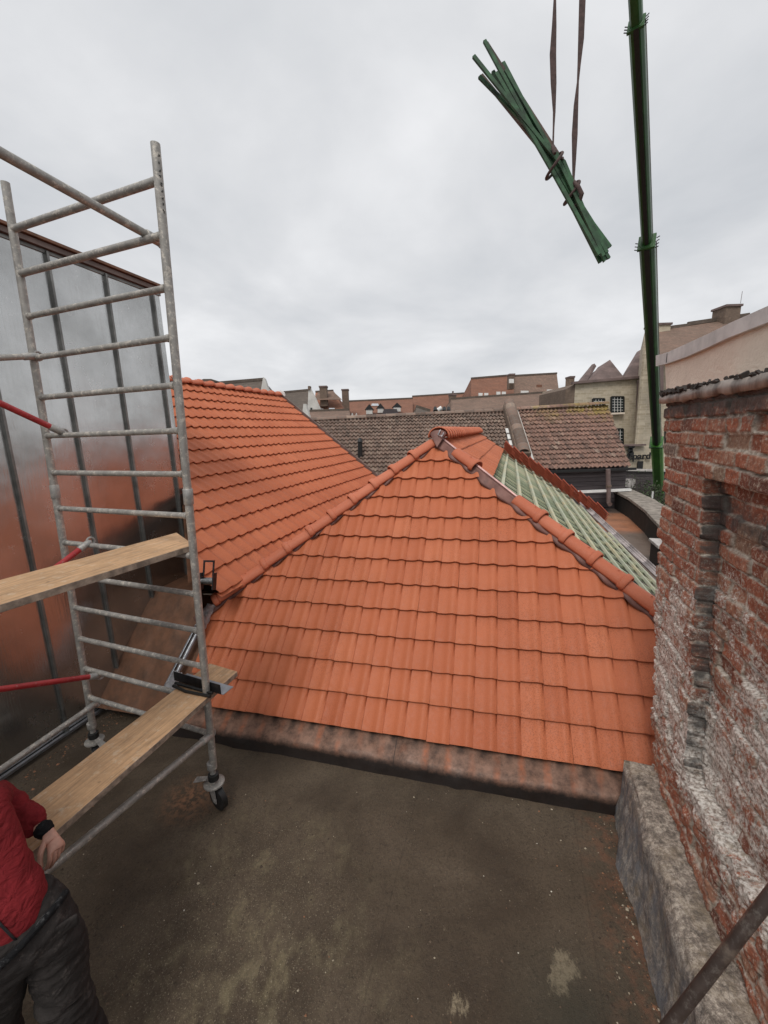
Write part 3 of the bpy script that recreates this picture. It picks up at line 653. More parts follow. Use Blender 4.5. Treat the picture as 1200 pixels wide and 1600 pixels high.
MB().box(W0+V*(Vl+Vh)/2-U*.53+Z*(Zt+.075), V*((Vh-Vl)/2+.03), U*.61, Z*.012).build('coping_top', M_['lead'], mw)
kick = MB()
kp = [(Vl,.05),(.79,.05),(1.40,.72),(Vh,.72)]
for (a,za),(b,zb) in zip(kp[:-1],kp[1:]):
    kick.bar(W0+V*a+U*.03+Z*za, W0+V*b+U*.03+Z*zb, .03, .025)
kick.build('base_trim', M_['steelgrey'], mw)
MB().tube([W0+V*1.86+Z*3.55, W0+V*1.98+Z*3.38+U*.02, W0+V*2.02+Z*3.30], .004, 5).build('loose_wire', M_['black'], mw)
# ================================================================== brick wall on the right
bw = thing('brick_wall', 'old weathered red brick wall with lime residue and a shallow recess', 'wall', (1.82,2.46,0))
B0 = A_(1.817,2.464,0.)
Ve = lambda z: np.interp(z, [0,.48,1.75,2.96], [-.0,-.0,.25,.40])
Vj = lambda z: np.interp(z, [.8,.9,2.5,2.6], [-.52,-.51,-.30,-.29])
RES = .0062
tv = np.arange(-2.5, .42+.30, RES); zv = np.arange(.30, 2.962, RES); TT, ZZ = np.meshgrid(tv, zv)
CH = .0815
wx = fbm(TT*5, ZZ*5, 60, 3)*.010; wz = fbm(TT*2.2, ZZ*3.1, 61, 3)*.012+fbm(TT*14,ZZ*14,62,2)*.004
zc = (ZZ+wz-.3)/CH; row = np.floor(zc).astype(int); fz = zc-row
br = np.zeros_like(TT); rn = np.zeros_like(TT); pro = np.zeros_like(TT); deep = np.zeros_like(TT)
r2 = np.random.default_rng(5)
for r_ in range(row.min(), row.max()+1):
    m = row==r_
    xs = [-2.9+r2.uniform(0,.2)]
    while xs[-1] < 1.2: xs.append(xs[-1]+(r2.choice([.205,.105,.15,.19],p=[.5,.3,.1,.1])+r2.normal(0,.006)))
    xs = np.array(xs); val = np.clip(r2.normal(.45,.22,len(xs)),0,1); pr = r2.normal(0,.0045,len(xs)); dp = (r2.random(len(xs))<.10)*r2.uniform(.008,.02,len(xs)); dj = (r2.random(len(xs))<.30)*r2.uniform(.5,1,len(xs))
    X = (TT+wx)[m]; k = np.clip(np.searchsorted(xs, X)-1,0,len(xs)-2)
    dxe = np.minimum(X-xs[k], xs[k+1]-X); dze = np.minimum(fz[m], 1-fz[m])*CH
    # rounded rectangle distance, joints of varying width
    jw = .006+.003*fbm(X*7, ZZ[m]*7, 70, 2); dd = np.minimum(dxe, dze)-jw
    corner = np.minimum(dxe,.02)/.02*np.minimum(dze,.02)/.02
    br[m] = np.clip(dd/.004+.3,0,1)*np.clip(corner*3.5,0,1)**.5; rn[m] = val[k]; pro[m] = pr[k]-dp[k]; deep[m] = dj[k]*(fz[m]<.15)
lime = .20+.55*fbm(TT*2.0+3, ZZ*2.0, 80, 4)+.45*np.exp(-((ZZ-1.45)/.48)**2)*np.clip((.35-TT)/.5,0,1)+.22*np.exp(-((ZZ-.95)/.35)**2)-.30*np.clip((ZZ-2.05)/.35,0,1)
soot_shade = ((.62+.45*fbm(TT*8,ZZ*6,183,3))*np.exp(-((TT-Vj(ZZ))/.014)**2)+.35*np.exp(-((TT-Vj(ZZ)+.03)/.03)**2))*(ZZ>.9)*(ZZ<2.5)+.05+1.0*np.clip((ZZ-2.72)/.2,0,1)+.55*np.exp(-((ZZ-2.33)/.13)**2)*(TT<Vj(ZZ))+.2*fbm(TT*2,ZZ*2,83,3)  # soot along the top; shade painted on recess jamb and under its head
hgt = (br*.010+pro*br+fbm(TT*18,ZZ*18,90,4)*.006+fbm(TT*3,ZZ*3,92,3)*.012 - deep*(1-br)*.022 - np.clip(fbm(TT*8,ZZ*8,95,3)-.35,0,1)*.03)
rough_low = np.clip((1.25-ZZ)/.5,0,1); hgt += rough_low*(fbm(TT*10,ZZ*12,97,4)*.022+fbm(TT*40,ZZ*55,197,3)*.008)+fbm(TT*45,ZZ*45,198,3)*.003 - rough_low*.0
edge = fbm(TT*30, ZZ*30, 98, 2)*.004
inN = (TT < Vj(ZZ)+edge+np.where(row%2==0,.005,-.004)) & (ZZ > .86+fbm(TT*9,ZZ*0,99,2)*.02) & (ZZ < 2.5+fbm(TT*7,ZZ*0,100,2)*.006)
hgt = hgt-inN*.080
# edge bricks of the jamb get a raised lip; sill bricks are chipped with light edges
sil = np.exp(-((ZZ-.83)/.05)**2)*(TT<Vj(ZZ)); hgt += sil*.012*np.sign(vnoise(TT*9.5,TT*0+3,7)); lime += sil*.3
# wrap around the far end: path coordinate beyond Ve turns the corner
ragged = np.array([np.random.default_rng(500+abs(int(q))).uniform(-.020,.014) for q in range(row.min(),row.max()+1)])[row-row.min()]
VE = Ve(ZZ)+ragged+fbm(ZZ*14,ZZ*0+1,120,3)*.012
over = np.clip(TT-VE,0,None); a_ = np.minimum(TT,VE)
cn = np.clip(over/.02,0,1)
pos = B0[None,None,:]+V[None,None,:]*(a_+hgt*cn)[...,None]+U[None,None,:]*(over-hgt*(1-cn))[...,None]
bo = grid_obj('brick_face', pos[...,0], pos[...,1], ZZ, M_['brick'], bw, {'brick':br,'rnd':rn,'lime':lime,'soot_shade':soot_shade})
MB().prism([B0+V*-2.5+U*.17, B0+V*-.06+U*.17, B0+V*-.06+U*.42, B0+V*-2.5+U*.42], Z*2.93).build('core', M_['chimney'], bw)
# lead flashing and crumbs on top
tp = [B0+V*v+Z*2.962 for v in np.arange(-2.5,.44,.03)]
fv = np.arange(-2.5,.46,.012); W = np.linspace(0,1,9); S_, W2 = np.meshgrid(fv, W)
outw = -.035-.012*fbm(S_*6,W2*2,130,3); prof_o = np.interp(W2,[0,.25,.45,.6,1],[-.008,-.030,-.034,-.015,.30]); prof_z = np.interp(W2,[0,.25,.45,.6,1],[-.035,-.03,.012,.022,.03])
nz = fbm(S_*14,W2*3,131,5)*.016
q = B0[None,None,:]+V[None,None,:]*S_[...,None]+U[None,None,:]*(prof_o+nz*.6)[...,None]
fo = grid_obj('lead_capping', q[...,0], q[...,1], 2.965+prof_z+nz, M_['leadpink'] if 'leadpink' in M_ else lead('beige_grey_lead', (.46,.39,.34), (.07,.055,.045), .8), bw)
m = fo.modifiers.new('s','SOLIDIFY'); m.thickness = .006
cm = MB()
for i in range(260):
    v = random.choice([random.uniform(-.0,.42), random.uniform(-.75,.0), random.uniform(-.15,.40)]); c = B0+V*v+U*random.uniform(-.045,.02)+Z*(2.985+random.uniform(0,.018)); s = random.uniform(.003,.011)
    a = A_(*rng.normal(0,1,3)); a = nrm(a); b = nrm(np.cross(a,A_(*rng.normal(0,1,3)))); cm.box(c, a*s*1.6, b*s, np.cross(a,b)*s*.6)
tag(cm.build('moss_crumbs', M_['debrisdark'] if 'debrisdark' in M_ else simple('dark_crumbs',(.03,.022,.018)), bw), kind='stuff')
# stone ledge at the foot
lg = thing('stone_ledge', 'rough grey stone ledge along the foot of the brick wall', 'ledge', (1.45,1.9,0))
La = A_(1.638,2.488,0); Lb = gz(1043,1412,.478)*A_(1,1,0); ld = nrm(Lb-La); lo_ = A_(ld[1],-ld[0],0); lo_ = lo_ if lo_[0]>0 else -lo_
sv = np.arange(-.0,3.4,.012); wv_ = np.concatenate([np.linspace(0,.46,24), np.linspace(.47,.75,18)]); S_, W2 = np.meshgrid(sv, wv_)
onw = W2<.465
inx = np.where(onw, 0, W2-.465); zz = np.where(onw, W2, .478)
bul = np.where(onw, .0+.05*np.exp(-((S_-.42)/.22)**2)*(1-np.clip(W2/.40,0,1))+.03*np.clip((.25-W2)/.25,0,1), 0)
nz = fbm(S_*5,W2*5,140,4)*.018+fbm(S_*26,W2*26,141,3)*.006
rnd_ = .02*np.exp(-((W2-.465)/.03)**2)
q = La[None,None,:]+ld[None,None,:]*S_[...,None]+lo_[None,None,:]*(inx-bul+np.where(onw,nz,0)+rnd_)[...,None]
grid_obj('ledge_block', q[...,0], q[...,1], zz+np.where(onw,0,nz*.6)-rnd_*.8, M_['ledge'], lg, flip=True)
S3, W3 = np.meshgrid(np.linspace(0,.30,20), np.linspace(0,.478,24)); nz = fbm(S3*20,W3*20,142,3)*.006
q = La[None,None,:]+lo_[None,None,:]*S3[...,None]-ld[None,None,:]*(nz)[...,None]
grid_obj('ledge_end', q[...,0], q[...,1], W3, M_['ledge'], lg)
# ================================================================== plaster wall above the brick
pw = thing('plaster_wall', 'cream rendered wall with grey sloping coping above the brick wall', 'wall', (2.6,2.9,0))
bpl = onplane(B0+U*.36, U)
topp = [bpl(*p) for p in [(1031,555),(1050,550),(1078,537.5),(1117,520),(1150,504),(1200,482)]]
botp = [bpl(*p) for p in [(1031,572),(1048,568),(1080,557),(1117,541),(1150,526),(1200,507)]]
ext_t = topp[-1]+(topp[-1]-topp[-2])*6; ext_b = botp[-1]+(botp[-1]-botp[-2])*6
topp.append(ext_t); botp.append(ext_b)
cpm = MB()
for i in range(len(topp)-1):
    a,b,c,d = botp[i],botp[i+1],topp[i+1],topp[i]
    cpm.hexa([a-U*.035,b-U*.035,b+U*.35,a+U*.35,d-U*.035,c-U*.035,c+U*.35,d+U*.35])
cpm.build('coping', M_['coping'], pw)
MB().box(bpl(1049,559)-U*.037, V*.003, U*.002, Z*.04).build('coping_joint', M_['black'], pw)
pe = bpl(1039,570)
pz0 = bpl(1043,660)[2]
poly = [A_(*bpl(1043,660)[:2],pz0)]+[p-Z*.0 for p in [bpl(1039,570)]+botp[1:]]+[A_(botp[-1][0],botp[-1][1],pz0)]
MB().prism(poly, U*.3).build('render', M_['plaster'], pw)
MB().prism([B0+U*.43+V*-2.5,B0+U*.43+V*-.15,B0+U*.68+V*-.15,B0+U*.68+V*-2.5], Z*2.9).build('base_wall', M_['plaster'], pw)
# ================================================================== scaffold tower
tw = thing('scaffold_tower', 'mobile aluminium scaffold tower with ladder frame on castors', 'scaffold', (-1.9,2.9,0))
Rb = A_(-1.352,2.680,.253); Rt = A_(-1.202,2.621,4.382); Lb_ = A_(-2.605,3.168,.186); Lt = A_(-2.476,3.118,4.48)
FDr = nrm(A_(-.932,.363,0)); lean = (Rt-Rb)/(Rt[2]-Rb[2])
def leg_pt(base, z): return base+lean*(z-base[2])
def frame(off, tag_writing=False, real=True):
    R_ = Rb+off; L_ = Lb_+off
    for B_, zt in ((R_,4.40),(L_,4.50)):
        m = MB().tube([leg_pt(B_,.34), leg_pt(B_,2.42)], .0255, 16).build('standard', M_['galvdirty'], tw, True)
        m = MB().tube([leg_pt(B_,2.425), leg_pt(B_,zt)], .0250, 16).build('standard', M_['galvdirty'], tw, True)
        MB().tube([leg_pt(B_,2.37), leg_pt(B_,2.375), leg_pt(B_,2.47), leg_pt(B_,2.475)], [.028,.031,.031,.028], 16).build('spigot_collar', M_['galv'], tw, True)
    for k in range(14):
        z = .64+.2755*k; a = leg_pt(R_,z); b = leg_pt(L_,z); d = nrm(b-a)
        o = MB().tube([a+d*.012, b-d*.012], .0195 if k not in (12,13) else .0225, 14).tube([a+d*.02,a+d*.045],.0235,12).tube([b-d*.045,b-d*.02],.0235,12).build('rung', M_['galvdirty'], tw, True)
    for B_, ang in ((R_,-35),(L_,120)):
        c = thing_sub('castor', tw)
        p = A_(B_[0],B_[1],0)-lean*B_[2]*A_(1,1,0); r90 = rad(ang); fd_ = A_(math.cos(r90),math.sin(r90),0); sd_ = A_(-fd_[1],fd_[0],0)
        MB().tube([p+Z*.20,p+Z*.36],.021,12).tube([p+Z*.33,p+Z*.34,p+Z*.385,p+Z*.39],[.03,.036,.036,.03],14).build('stem_collar', M_['galv'], c, True)
        MB().tube([p+Z*.235,p+Z*.24,p+Z*.285,p+Z*.29],[.034,.04,.04,.032],14).build('swivel_head', M_['black'], c, True)
        MB().tube([p+Z*.195,p+Z*.20,p+Z*.212,p+Z*.215],[.07,.076,.076,.07],22).build('brake_disc', M_['galvdirty'], c, True)
        lv = nrm(-fd_*.9-sd_*.5)
        MB().hexa([p+lv*.05-np.cross(Z,lv)*.02+Z*.235, p+lv*.05+np.cross(Z,lv)*.02+Z*.235, p+lv*.155+np.cross(Z,lv)*.028+Z*.215, p+lv*.155-np.cross(Z,lv)*.028+Z*.215,
                   p+lv*.05-np.cross(Z,lv)*.02+Z*.246, p+lv*.05+np.cross(Z,lv)*.02+Z*.246, p+lv*.155+np.cross(Z,lv)*.028+Z*.224, p+lv*.155-np.cross(Z,lv)*.028+Z*.224]).build('brake_lever', M_['galvdirty'], c, bevel=.004)
        wc = p+fd_*.035+Z*.092
        for s in (-1,1):
            MB().hexa([p+sd_*s*.031-fd_*.03+Z*.195,p+sd_*s*.036-fd_*.03+Z*.195,p+sd_*s*.036+fd_*.05+Z*.195,p+sd_*s*.031+fd_*.05+Z*.195][::-1]+
                      [wc+sd_*s*.031-fd_*.022-Z*.02,wc+sd_*s*.036-fd_*.022-Z*.02,wc+sd_*s*.036+fd_*.022-Z*.02,wc+sd_*s*.031+fd_*.022-Z*.02][::-1]).build('fork', M_['galv'], c)
        MB().tube([wc-sd_*.024,wc-sd_*.02,wc+sd_*.02,wc+sd_*.024],[.078,.09,.09,.078],28).build('wheel', M_['black'], c, True)
        MB().tube([wc-sd_*.040,wc+sd_*.040],.014,12).build('hub', M_['galv'], c, True)
def thing_sub(name, parent):
    o = bpy.data.objects.new(name, None); COL.objects.link(o); o.parent = parent; o.matrix_parent_inverse = Matrix.Translation(-parent.location); o.empty_display_size=.05
    return o
# children of castor need an identity parent inverse
_link = link
def link(name, me, m, parent=None, smooth=False):
    if parent is not None and parent.parent is not None:
        o = _link(name, me, m, None, smooth); o.parent = parent; return o
    return _link(name, me, m, parent, smooth)
frame(A_(0,0,0)); OFF = PD*2.52
frame(OFF)
# marker scribble on the right standard
mk = MB(); b = leg_pt(Rb,4.24); toward = nrm(A_(0,0,0)+A_(-b[0],-b[1],0)); sdv = A_(-toward[1],toward[0],0)
for k in range(9):
    c = leg_pt(Rb,4.33-.034*k)+toward*.0235+sdv*.012
    for q in range(2): mk.bar(c+sdv*random.uniform(-.01,.006)+Z*random.uniform(-.01,.01), c+sdv*random.uniform(-.006,.010)+Z*random.uniform(-.012,.012), .003+.002*(k<2), .005, toward)
mk.build('marker_writing', M_['black'], tw)
# braces and rails, clamps at the far ends
sR = onplane(Rb, FDr); sL = onplane(Lb_, FDr)
def brace(p, q, mat, name='brace', r=.0205, hook=True):
    p = np.array(p,float); q = np.array(q,float); d = nrm(q-p)
    o = MB().tube([p, q], r, 14).build(name, mat, tw, True)
    if hook:
        hm = MB().tube([p-d*.045,p-d*.03,p+d*.05,p+d*.055],[r*.8,r*1.25,r*1.25,r],10); c = p-d*.045
        a = nrm(np.cross(d, FDr)); ring=[]
        for k in range(9): t = -2.2+k*.55; ring.append(c-d*.0+ d*(-.028*math.cos(t)) + a*.030*math.sin(t))
        hm.tube(ring, .008, 7).build('clamp', M_['galv'], tw, True)
def ext(pl, far, near_px, L=2.5):
    p = far; q = pl(*near_px); d = q-p; hl = np.linalg.norm((d*A_(1,1,0))); return p+d*(L/hl)
pA = sR(247,376)+PD*.03; brace(pA, ext(sR,pA,(0,238)), M_['galvdirty'], 'guard_rail', .023)
pB = sL(60,546)+PD*.03; pB = leg_pt(Lb_,3.40)+PD*.03-FDr*.03; brace(pB, ext(onplane(pB,FDr),pB,(0,559)), M_['galvdirty'], 'diagonal_brace')
mp = lambda t: leg_pt(Lb_,1)*t+leg_pt(Rb,1)*(1-t)
def onrung(z, px, py):
    f = onplane(Rb, PD); return f(px,py)
pC = onrung(0,97,672)+PD*.03; brace(pC, ext(onplane(pC,FDr),pC,(0,630)), M_['redpipe'], 'diagonal_brace')
pD_ = onrung(0,140,850)+PD*.03; brace(pD_, ext(onplane(pD_,FDr),pD_,(0,953)), M_['redpipe'], 'diagonal_brace')
pE_ = onrung(0,155,1053)+PD*.03; brace(pE_, ext(onplane(pE_,FDr),pE_,(0,1077)), M_['redpipe'], 'diagonal_brace')
pF_ = onrung(0,150,1100)+PD*.03; brace(pF_, ext(onplane(pF_,FDr),pF_,(0,1203)), M_['galvdirty'], 'base_rail', .023)
pG = leg_pt(Rb,.63)+PD*.03; brace(pG, ext(onplane(pG,FDr),pG,(105,1335)), M_['galvdirty'], 'base_rail', .023)
# planks
def plank(label, c0, c1, wd, th_, up=Z):
    o = MB().bar(c0, c1, wd, th_, up).build('scaffold_plank', M_['plank'], None, bevel=.003)
    tag(o, label, 'plank', 'wooden planks across the scaffold')
zu = .64+.2755*5+.0195+.0225; 
f1 = gz(305,838,zu+.02); f2 = gz(272,832,zu+.02); n1_ = gz(0,903,zu+.02); n2_ = gz(0,942,zu+.02)
def board(label, R0, R1, L0, L1, z, th_=.04):
    # plan corners given as far right, near right, near left, far left
    ps = [A_(*p[:2],z) for p in (R0,R1,L1,L0)]; q = [A_(*p[:2],z+th_) for p in (R0,R1,L1,L0)]
    n = 24; m = MB(); vs_=[]
    for i in range(n+1):
        t = i/n; R = ps[0]*(1-t)+ps[1]*t; L = ps[3]*(1-t)+ps[2]*t; w_ = fbm(np.array([t*9]),np.array([z*7]),200,3)[0]*.004; w2 = fbm(np.array([t*9]),np.array([z*7+5]),201,3)[0]*.004
        e_ = nrm(R-L); R = R+e_*w_; L = L-e_*w2; sag = -.012*math.sin(math.pi*t)*A_(0,0,1)
        vs_ += [L+sag,R+sag,R+sag+Z*th_,L+sag+Z*th_]
    f = [(0,1,2,3),(4*n+3,4*n+2,4*n+1,4*n)]
    for i in range(n):
        b=4*i; f += [(b,b+4,b+5,b+1),(b+1,b+5,b+6,b+2),(b+2,b+6,b+7,b+3),(b+3,b+7,b+4,b)]
    m.add(vs_, f); o = m.build('scaffold_plank', M_['plank'], None, bevel=.003); o.data.materials.append(M_['plankedge'])
    me = o.data
    for p in me.polygons:
        if abs(p.normal[2])<.5: p.material_index = 1
    tag(o, label, 'plank', 'wooden planks across the scaffold'); return o
def extend(a, b, L): a = np.array(a[:2]); b = np.array(b[:2]); d = (b-a)/np.linalg.norm(b-a); return a+d*L
zt_ = zu+.02
Rf = gz(303,851,zt_)[:2]; Rn = extend(Rf, gz(0,941,zt_), 3.1); Lf = gz(276,832,zt_)[:2]; Ln = extend(Lf, gz(0,903,zt_), 3.1)
board('upper wooden plank crossing the scaffold high up, level with the roof ridge', Rf, Rn, Lf, Ln, zu-.02)
zl = .64+.2755+.0195+.002; ztl = zl+.04
Rf = gz(371,1049,ztl)[:2]; Rn = extend(Rf, gz(95,1288,ztl), 3.3); Lf = gz(327,1036,ztl)[:2]; Ln = extend(Lf, gz(40,1252,ztl), 3.3)
board('lower wooden plank low in the scaffold, ending over the roof edge', Rf, Rn, Lf, Ln, zl)
# folded sheet lying on the lower plank
fs = thing('metal_profile', 'bent grey metal strip lying across the lower plank beside the scaffold leg', 'metal strip', tuple(gz(310,1065,ztl)))
a = gz(272,1058,ztl+.03); b = gz(345,1080,ztl+.03); dd_ = nrm(b-a); pn = A_(-dd_[1],dd_[0],0)
MB().box((a+b)/2+Z*.012, dd_*(np.linalg.norm(b-a)/2), pn*.0015, Z*.038).build('upright_flange', M_['darkmetal'], fs)
MB().box((a+b)/2-Z*.024+pn*.05+dd_*.02, dd_*(np.linalg.norm(b-a)/2), pn*.05, Z*.0015).build('flat_flange', M_['steelgrey'], fs)
MB().tube([a-Z*.02-pn*.06+dd_*.06, a-Z*.026-pn*.07+dd_*.2, b-Z*.022-pn*.05-dd_*.05],.011,8).tube([a-Z*.01-pn*.04+dd_*.06, b-Z*.01-pn*.03-dd_*.05],.011,8).build('dark_hose', M_['black'], fs, True)
# silver wrapped pipe on the lead slope
sp_ = thing('foil_wrapped_pipe', 'grey pipe partly wrapped in crumpled silver foil on the lead slope', 'pipe', tuple(P0+E*-2.75+Uf*.4))
q0 = P0+E*-2.66+Uf*.90+Nf*.03; q1 = P0+E*-2.76+Uf*.08+Nf*.03
MB().tube([q0,(q0+q1)/2+Nf*.004,q1],.026,12).tube([q0-E*.055,q1-E*.06],.016,8).build('pipe', M_['steelgrey'], sp_, True)
def crumple(c, d, L, r, name):
    n, k_ = 26, 16; t = np.linspace(0,1,n); a = np.linspace(0,2*np.pi,k_+1); T_, A2 = np.meshgrid(t,a)
    dd = nrm(d); x_ = nrm(np.cross(dd,Nf)); y_ = np.cross(x_,dd); rr = r*(1+.45*fbm(T_*7+L*30,np.cos(A2)*2.3+np.sin(A2)*1.7,300,3))
    q = c[None,None,:]+dd[None,None,:]*(T_*L)[...,None]+x_[None,None,:]*(rr*np.cos(A2)*1.2)[...,None]+y_[None,None,:]*(rr*np.sin(A2))[...,None]
    grid_obj(name, q[...,0], q[...,1], q[...,2], M_['foil'], sp_, smooth=False)
crumple(q0+Uf*.08, q1-q0, .26, .048, 'foil_wrap'); crumple(q1+(q0-q1)*.22, q1-q0, .20, .045, 'foil_wrap')
# ratchet on the left hip
rt = thing('ratchet_buckle', 'small black and chrome ratchet beside the lower end of the left hip tiles', 'ratchet', tuple(gy(325,908,3.92)))
rc = gy(325,908,3.92); ex = nrm(E*.95+GD*.1); ez = nrm(Z*.95+GD*.25); ey = np.cross(ez,ex)
for s in (-1,1): MB().box(rc+ex*s*.068, ex*.006, ey*.035, ez*.085).build('side_plate', M_['darkmetal'], rt, bevel=.003)
MB().tube([rc-ex*.065,rc+ex*.065],.038,16).build('drum', M_['chrome'] if 'chrome' in M_ else simple('chrome',(.45,.45,.45),.2,1.), rt, True)
for s in (-1,1): MB().bar(rc+ex*s*.052+ez*.05, rc+ex*s*.052+ez*.20, .014,.014, ey).build('handle_arm', M_['darkmetal'], rt)
MB().bar(rc-ex*.058+ez*.20, rc+ex*.058+ez*.20, .018,.018, ey).build('handle_bar', M_['darkmetal'], rt)
# dark pole in the lower right corner
pp = onplane(A_(0,.86,0), (0,1,0)); a = pp(1028,1625); b = pp(1215,1385); d = b-a
_te = (float(np.dot(B0-a,U))-.03)/float(np.dot(d,U)); _tb = -a[2]/d[2]; print('pole', a+d*_te, a+d*_tb)
tag(MB().tube([a+d*_tb, a+d*_te], .0165, 18).build('scaffold_pole', galv('rusty_pole',(.085,.06,.05),.12), None, True), 'dark rusty steel pole slanting across the lower right corner', 'pole')
# ================================================================== crane and hung batten bundle
cr_ = thing('crane', 'green telescopic crane boom rising steeply over the roofs', 'crane', (10,24,-7))
KB = gy(1031,800,24.); KT = gy(989.5,-60,6.5)
def kpt(py):
    # point of the boom axis seen at height py
    lo, hi = 0., 1.
    for _ in range(40):
        t = (lo+hi)/2; p = KB*(1-t)+KT*t; q = RC.T@(p-C0); y = 800+F*q[1]/q[2]
        if y > py: lo = t
        else: hi = t
    return KB*(1-lo)+KT*lo
def depth(p): return (RC.T@(p-C0))[2]
kd = nrm(KT-KB); ka = nrm(np.cross(kd,Z)); kh = np.cross(ka,kd)
def boomsec(y0, y1, px, mat, py):
    p, q = kpt(y0), kpt(y1); wd = px/F*depth(kpt(py)); poly=[]
    for (a,b) in [(-.5,.55),(.5,.55),(.5,-.25),(.30,-.58),(-.30,-.58),(-.5,-.25)]: poly.append(p+ka*a*wd+kh*b*wd)
    o = MB().prism(poly, q-p).build('boom_section', mat, cr_, bevel=wd*.05)
    MB().box(q-kd*wd*.15-kh*.02*wd, ka*wd*.57, kd*wd*.10, kh*wd*.62).build('section_collar', M_['boom'], cr_, bevel=wd*.03)
    return wd
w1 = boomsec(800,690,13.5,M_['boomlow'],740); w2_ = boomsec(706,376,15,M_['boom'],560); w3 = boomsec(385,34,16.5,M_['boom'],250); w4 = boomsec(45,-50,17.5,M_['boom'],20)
for (y0,y1,wd) in ((690,380,w2_),(378,36,w3)):
    p,q = kpt(y0),kpt(y1); MB().bar(p-kh*wd*.60-ka*wd*.06, q-kh*wd*.60-ka*wd*.06, wd*.34, wd*.14, kh).build('boom_groove', M_['black'], cr_)
    MB().tube([p-ka*wd*.60,q-ka*wd*.60], wd*.035, 6).build('hose', M_['galv'], cr_, True)
    n = 14; L_ = np.linalg.norm(q-p)
    for k in range(7):
        c = q-kd*(.12*wd)+ka*wd*(.58 if k%2 else -.58)+kh*wd*(-.5+.15*k); MB().bar(c, c+ka*wd*.2*(1 if k%2 else -1)+kd*wd*.1, wd*.05, wd*.05).build('bolt', M_['black'], cr_)
base = KB
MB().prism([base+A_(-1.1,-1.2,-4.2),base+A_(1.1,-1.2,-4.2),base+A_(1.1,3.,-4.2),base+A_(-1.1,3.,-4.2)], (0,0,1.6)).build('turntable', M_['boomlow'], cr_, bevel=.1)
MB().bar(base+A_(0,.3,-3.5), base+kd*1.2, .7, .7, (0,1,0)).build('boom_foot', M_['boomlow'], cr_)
MB().prism([A_(base[0]-1.3,base[1]-3,-6.4),A_(base[0]+1.3,base[1]-3,-6.4),A_(base[0]+1.3,base[1]+6,-6.4),A_(base[0]-1.3,base[1]+6,-6.4)],(0,0,1.3)).build('chassis', M_['darkmetal'], cr_, bevel=.1)
for sx in (-1,1):
    for yy in (-2,1.5,3.6): c = A_(base[0]+sx*1.25,base[1]+yy,-6.45); MB().tube([c-A_(.18,0,0),c+A_(.18,0,0)],.55,20).build('wheel', M_['black'], cr_, True)
YB = 4.6
bp = lambda px,py,dy=0.: gy(px,py,YB+dy)
bun = thing('batten_bundle', 'bundle of green roof battens hanging tilted from two straps', 'bundle', tuple(bp(860,250)))
bl = [((757,64),(938,410),.035,0),((786,98),(950,388),.03,0),((740,88),(943,400),-.04,0),((749,120),(945,408),0.,0),((770,112),(953,386),.06,0),((752,118),(925,370),.09,1),((790,110),(948,395),-.03,0),((760,68),(930,376),.07,1),((775,114),(936,398),-.06,0),((792,122),(951,404),.01,0)]
for i,(a,b,dy,mi) in enumerate(bl):
    # all pinch together near the straps
    c = A_(873+(i%4-1.5)*5.6, 262-(i%4-1.5)*3.2+(i//4-1)*3.2)
    p = bp(a[0],a[1],dy); q = bp(b[0],b[1],dy-.5); m = bp(c[0],c[1],dy*.5-.28)
    mb = MB(); wd,ht = .030,.024
    d1 = nrm(m-p); a1 = nrm(np.cross(d1,A_(0,1,0))); h1 = np.cross(a1,d1)
    vs_ = []
    for P in (p,(p+m)/2,m,(m+q)/2,q): vs_ += [P-a1*wd/2-h1*ht/2,P+a1*wd/2-h1*ht/2,P+a1*wd/2+h1*ht/2,P-a1*wd/2+h1*ht/2]
    f=[(3,2,1,0),(16,17,18,19)]
    for k in range(4):
        for j in range(4): f.append((4*k+j,4*k+(j+1)%4,4*k+4+(j+1)%4,4*k+4+j))
    mb.add(vs_,f).build('batten', M_['bundlebrown'] if mi else M_['bundlewood'], bun)
def sling(pts_px, wpx, yb, label):
    root = thing('lifting_sling', label, 'strap', tuple(bp(*pts_px[0])), 'straps holding the hanging battens')
    n = len(pts_px); rows_=[]; 
    mb = MB(); vs_=[]
    for i,((px,py),w_) in enumerate(zip(pts_px,wpx)):
        c = bp(px,py,yb); hw = w_/F*depth(c)/2; vs_ += [c-A_(hw,0,0)-A_(0,.002,0), c+A_(hw,0,0)-A_(0,.002,0), c+A_(hw,0,0)+A_(0,.003,0), c-A_(hw,0,0)+A_(0,.003,0)]
    f=[(3,2,1,0),tuple(4*(n-1)+k for k in range(4))]
    for k in range(n-1):
        for j in range(4): f.append((4*k+j,4*k+(j+1)%4,4*k+4+(j+1)%4,4*k+4+j))
    mb.add(vs_,f).build('strap', M_['strap'], root, True); return root
s1 = sling([(867,-40),(867,0),(866,40),(864,85),(865,130),(866,175),(865,200),(864,232)],[2.5,4,7,10,9,4,2.5,2.5], -.25,'left brown webbing strap going up from the hanging battens')
s2 = sling([(911,-40),(910,0),(908,60),(905,100),(903,128),(900,165),(898,210),(897,250),(896,284)],[9,10,9,5,3,7,9,6,3], -.25,'right brown webbing strap going up from the hanging battens')
def loop(c_px, rx, ang, root, dy=-.3):
    c = bp(*c_px,dy); ax = nrm(bp(873+20,262+36,dy)-bp(873,262,dy)); s_ = nrm(np.cross(ax,A_(0,1,0))); pts=[]
    for k in range(21):
        t = 2*math.pi*k/20; pts.append(c+s_*rx*math.cos(t)+A_(0,1,0)*rx*1.0*math.sin(t)+ax*.07*math.sin(t*.5+ang))
    MB().tube(pts,.013,8).build('choke_loop', M_['strap'], root, True)
loop((863,254),.098,.3,s1); loop((890,296),.090,.2,s2)
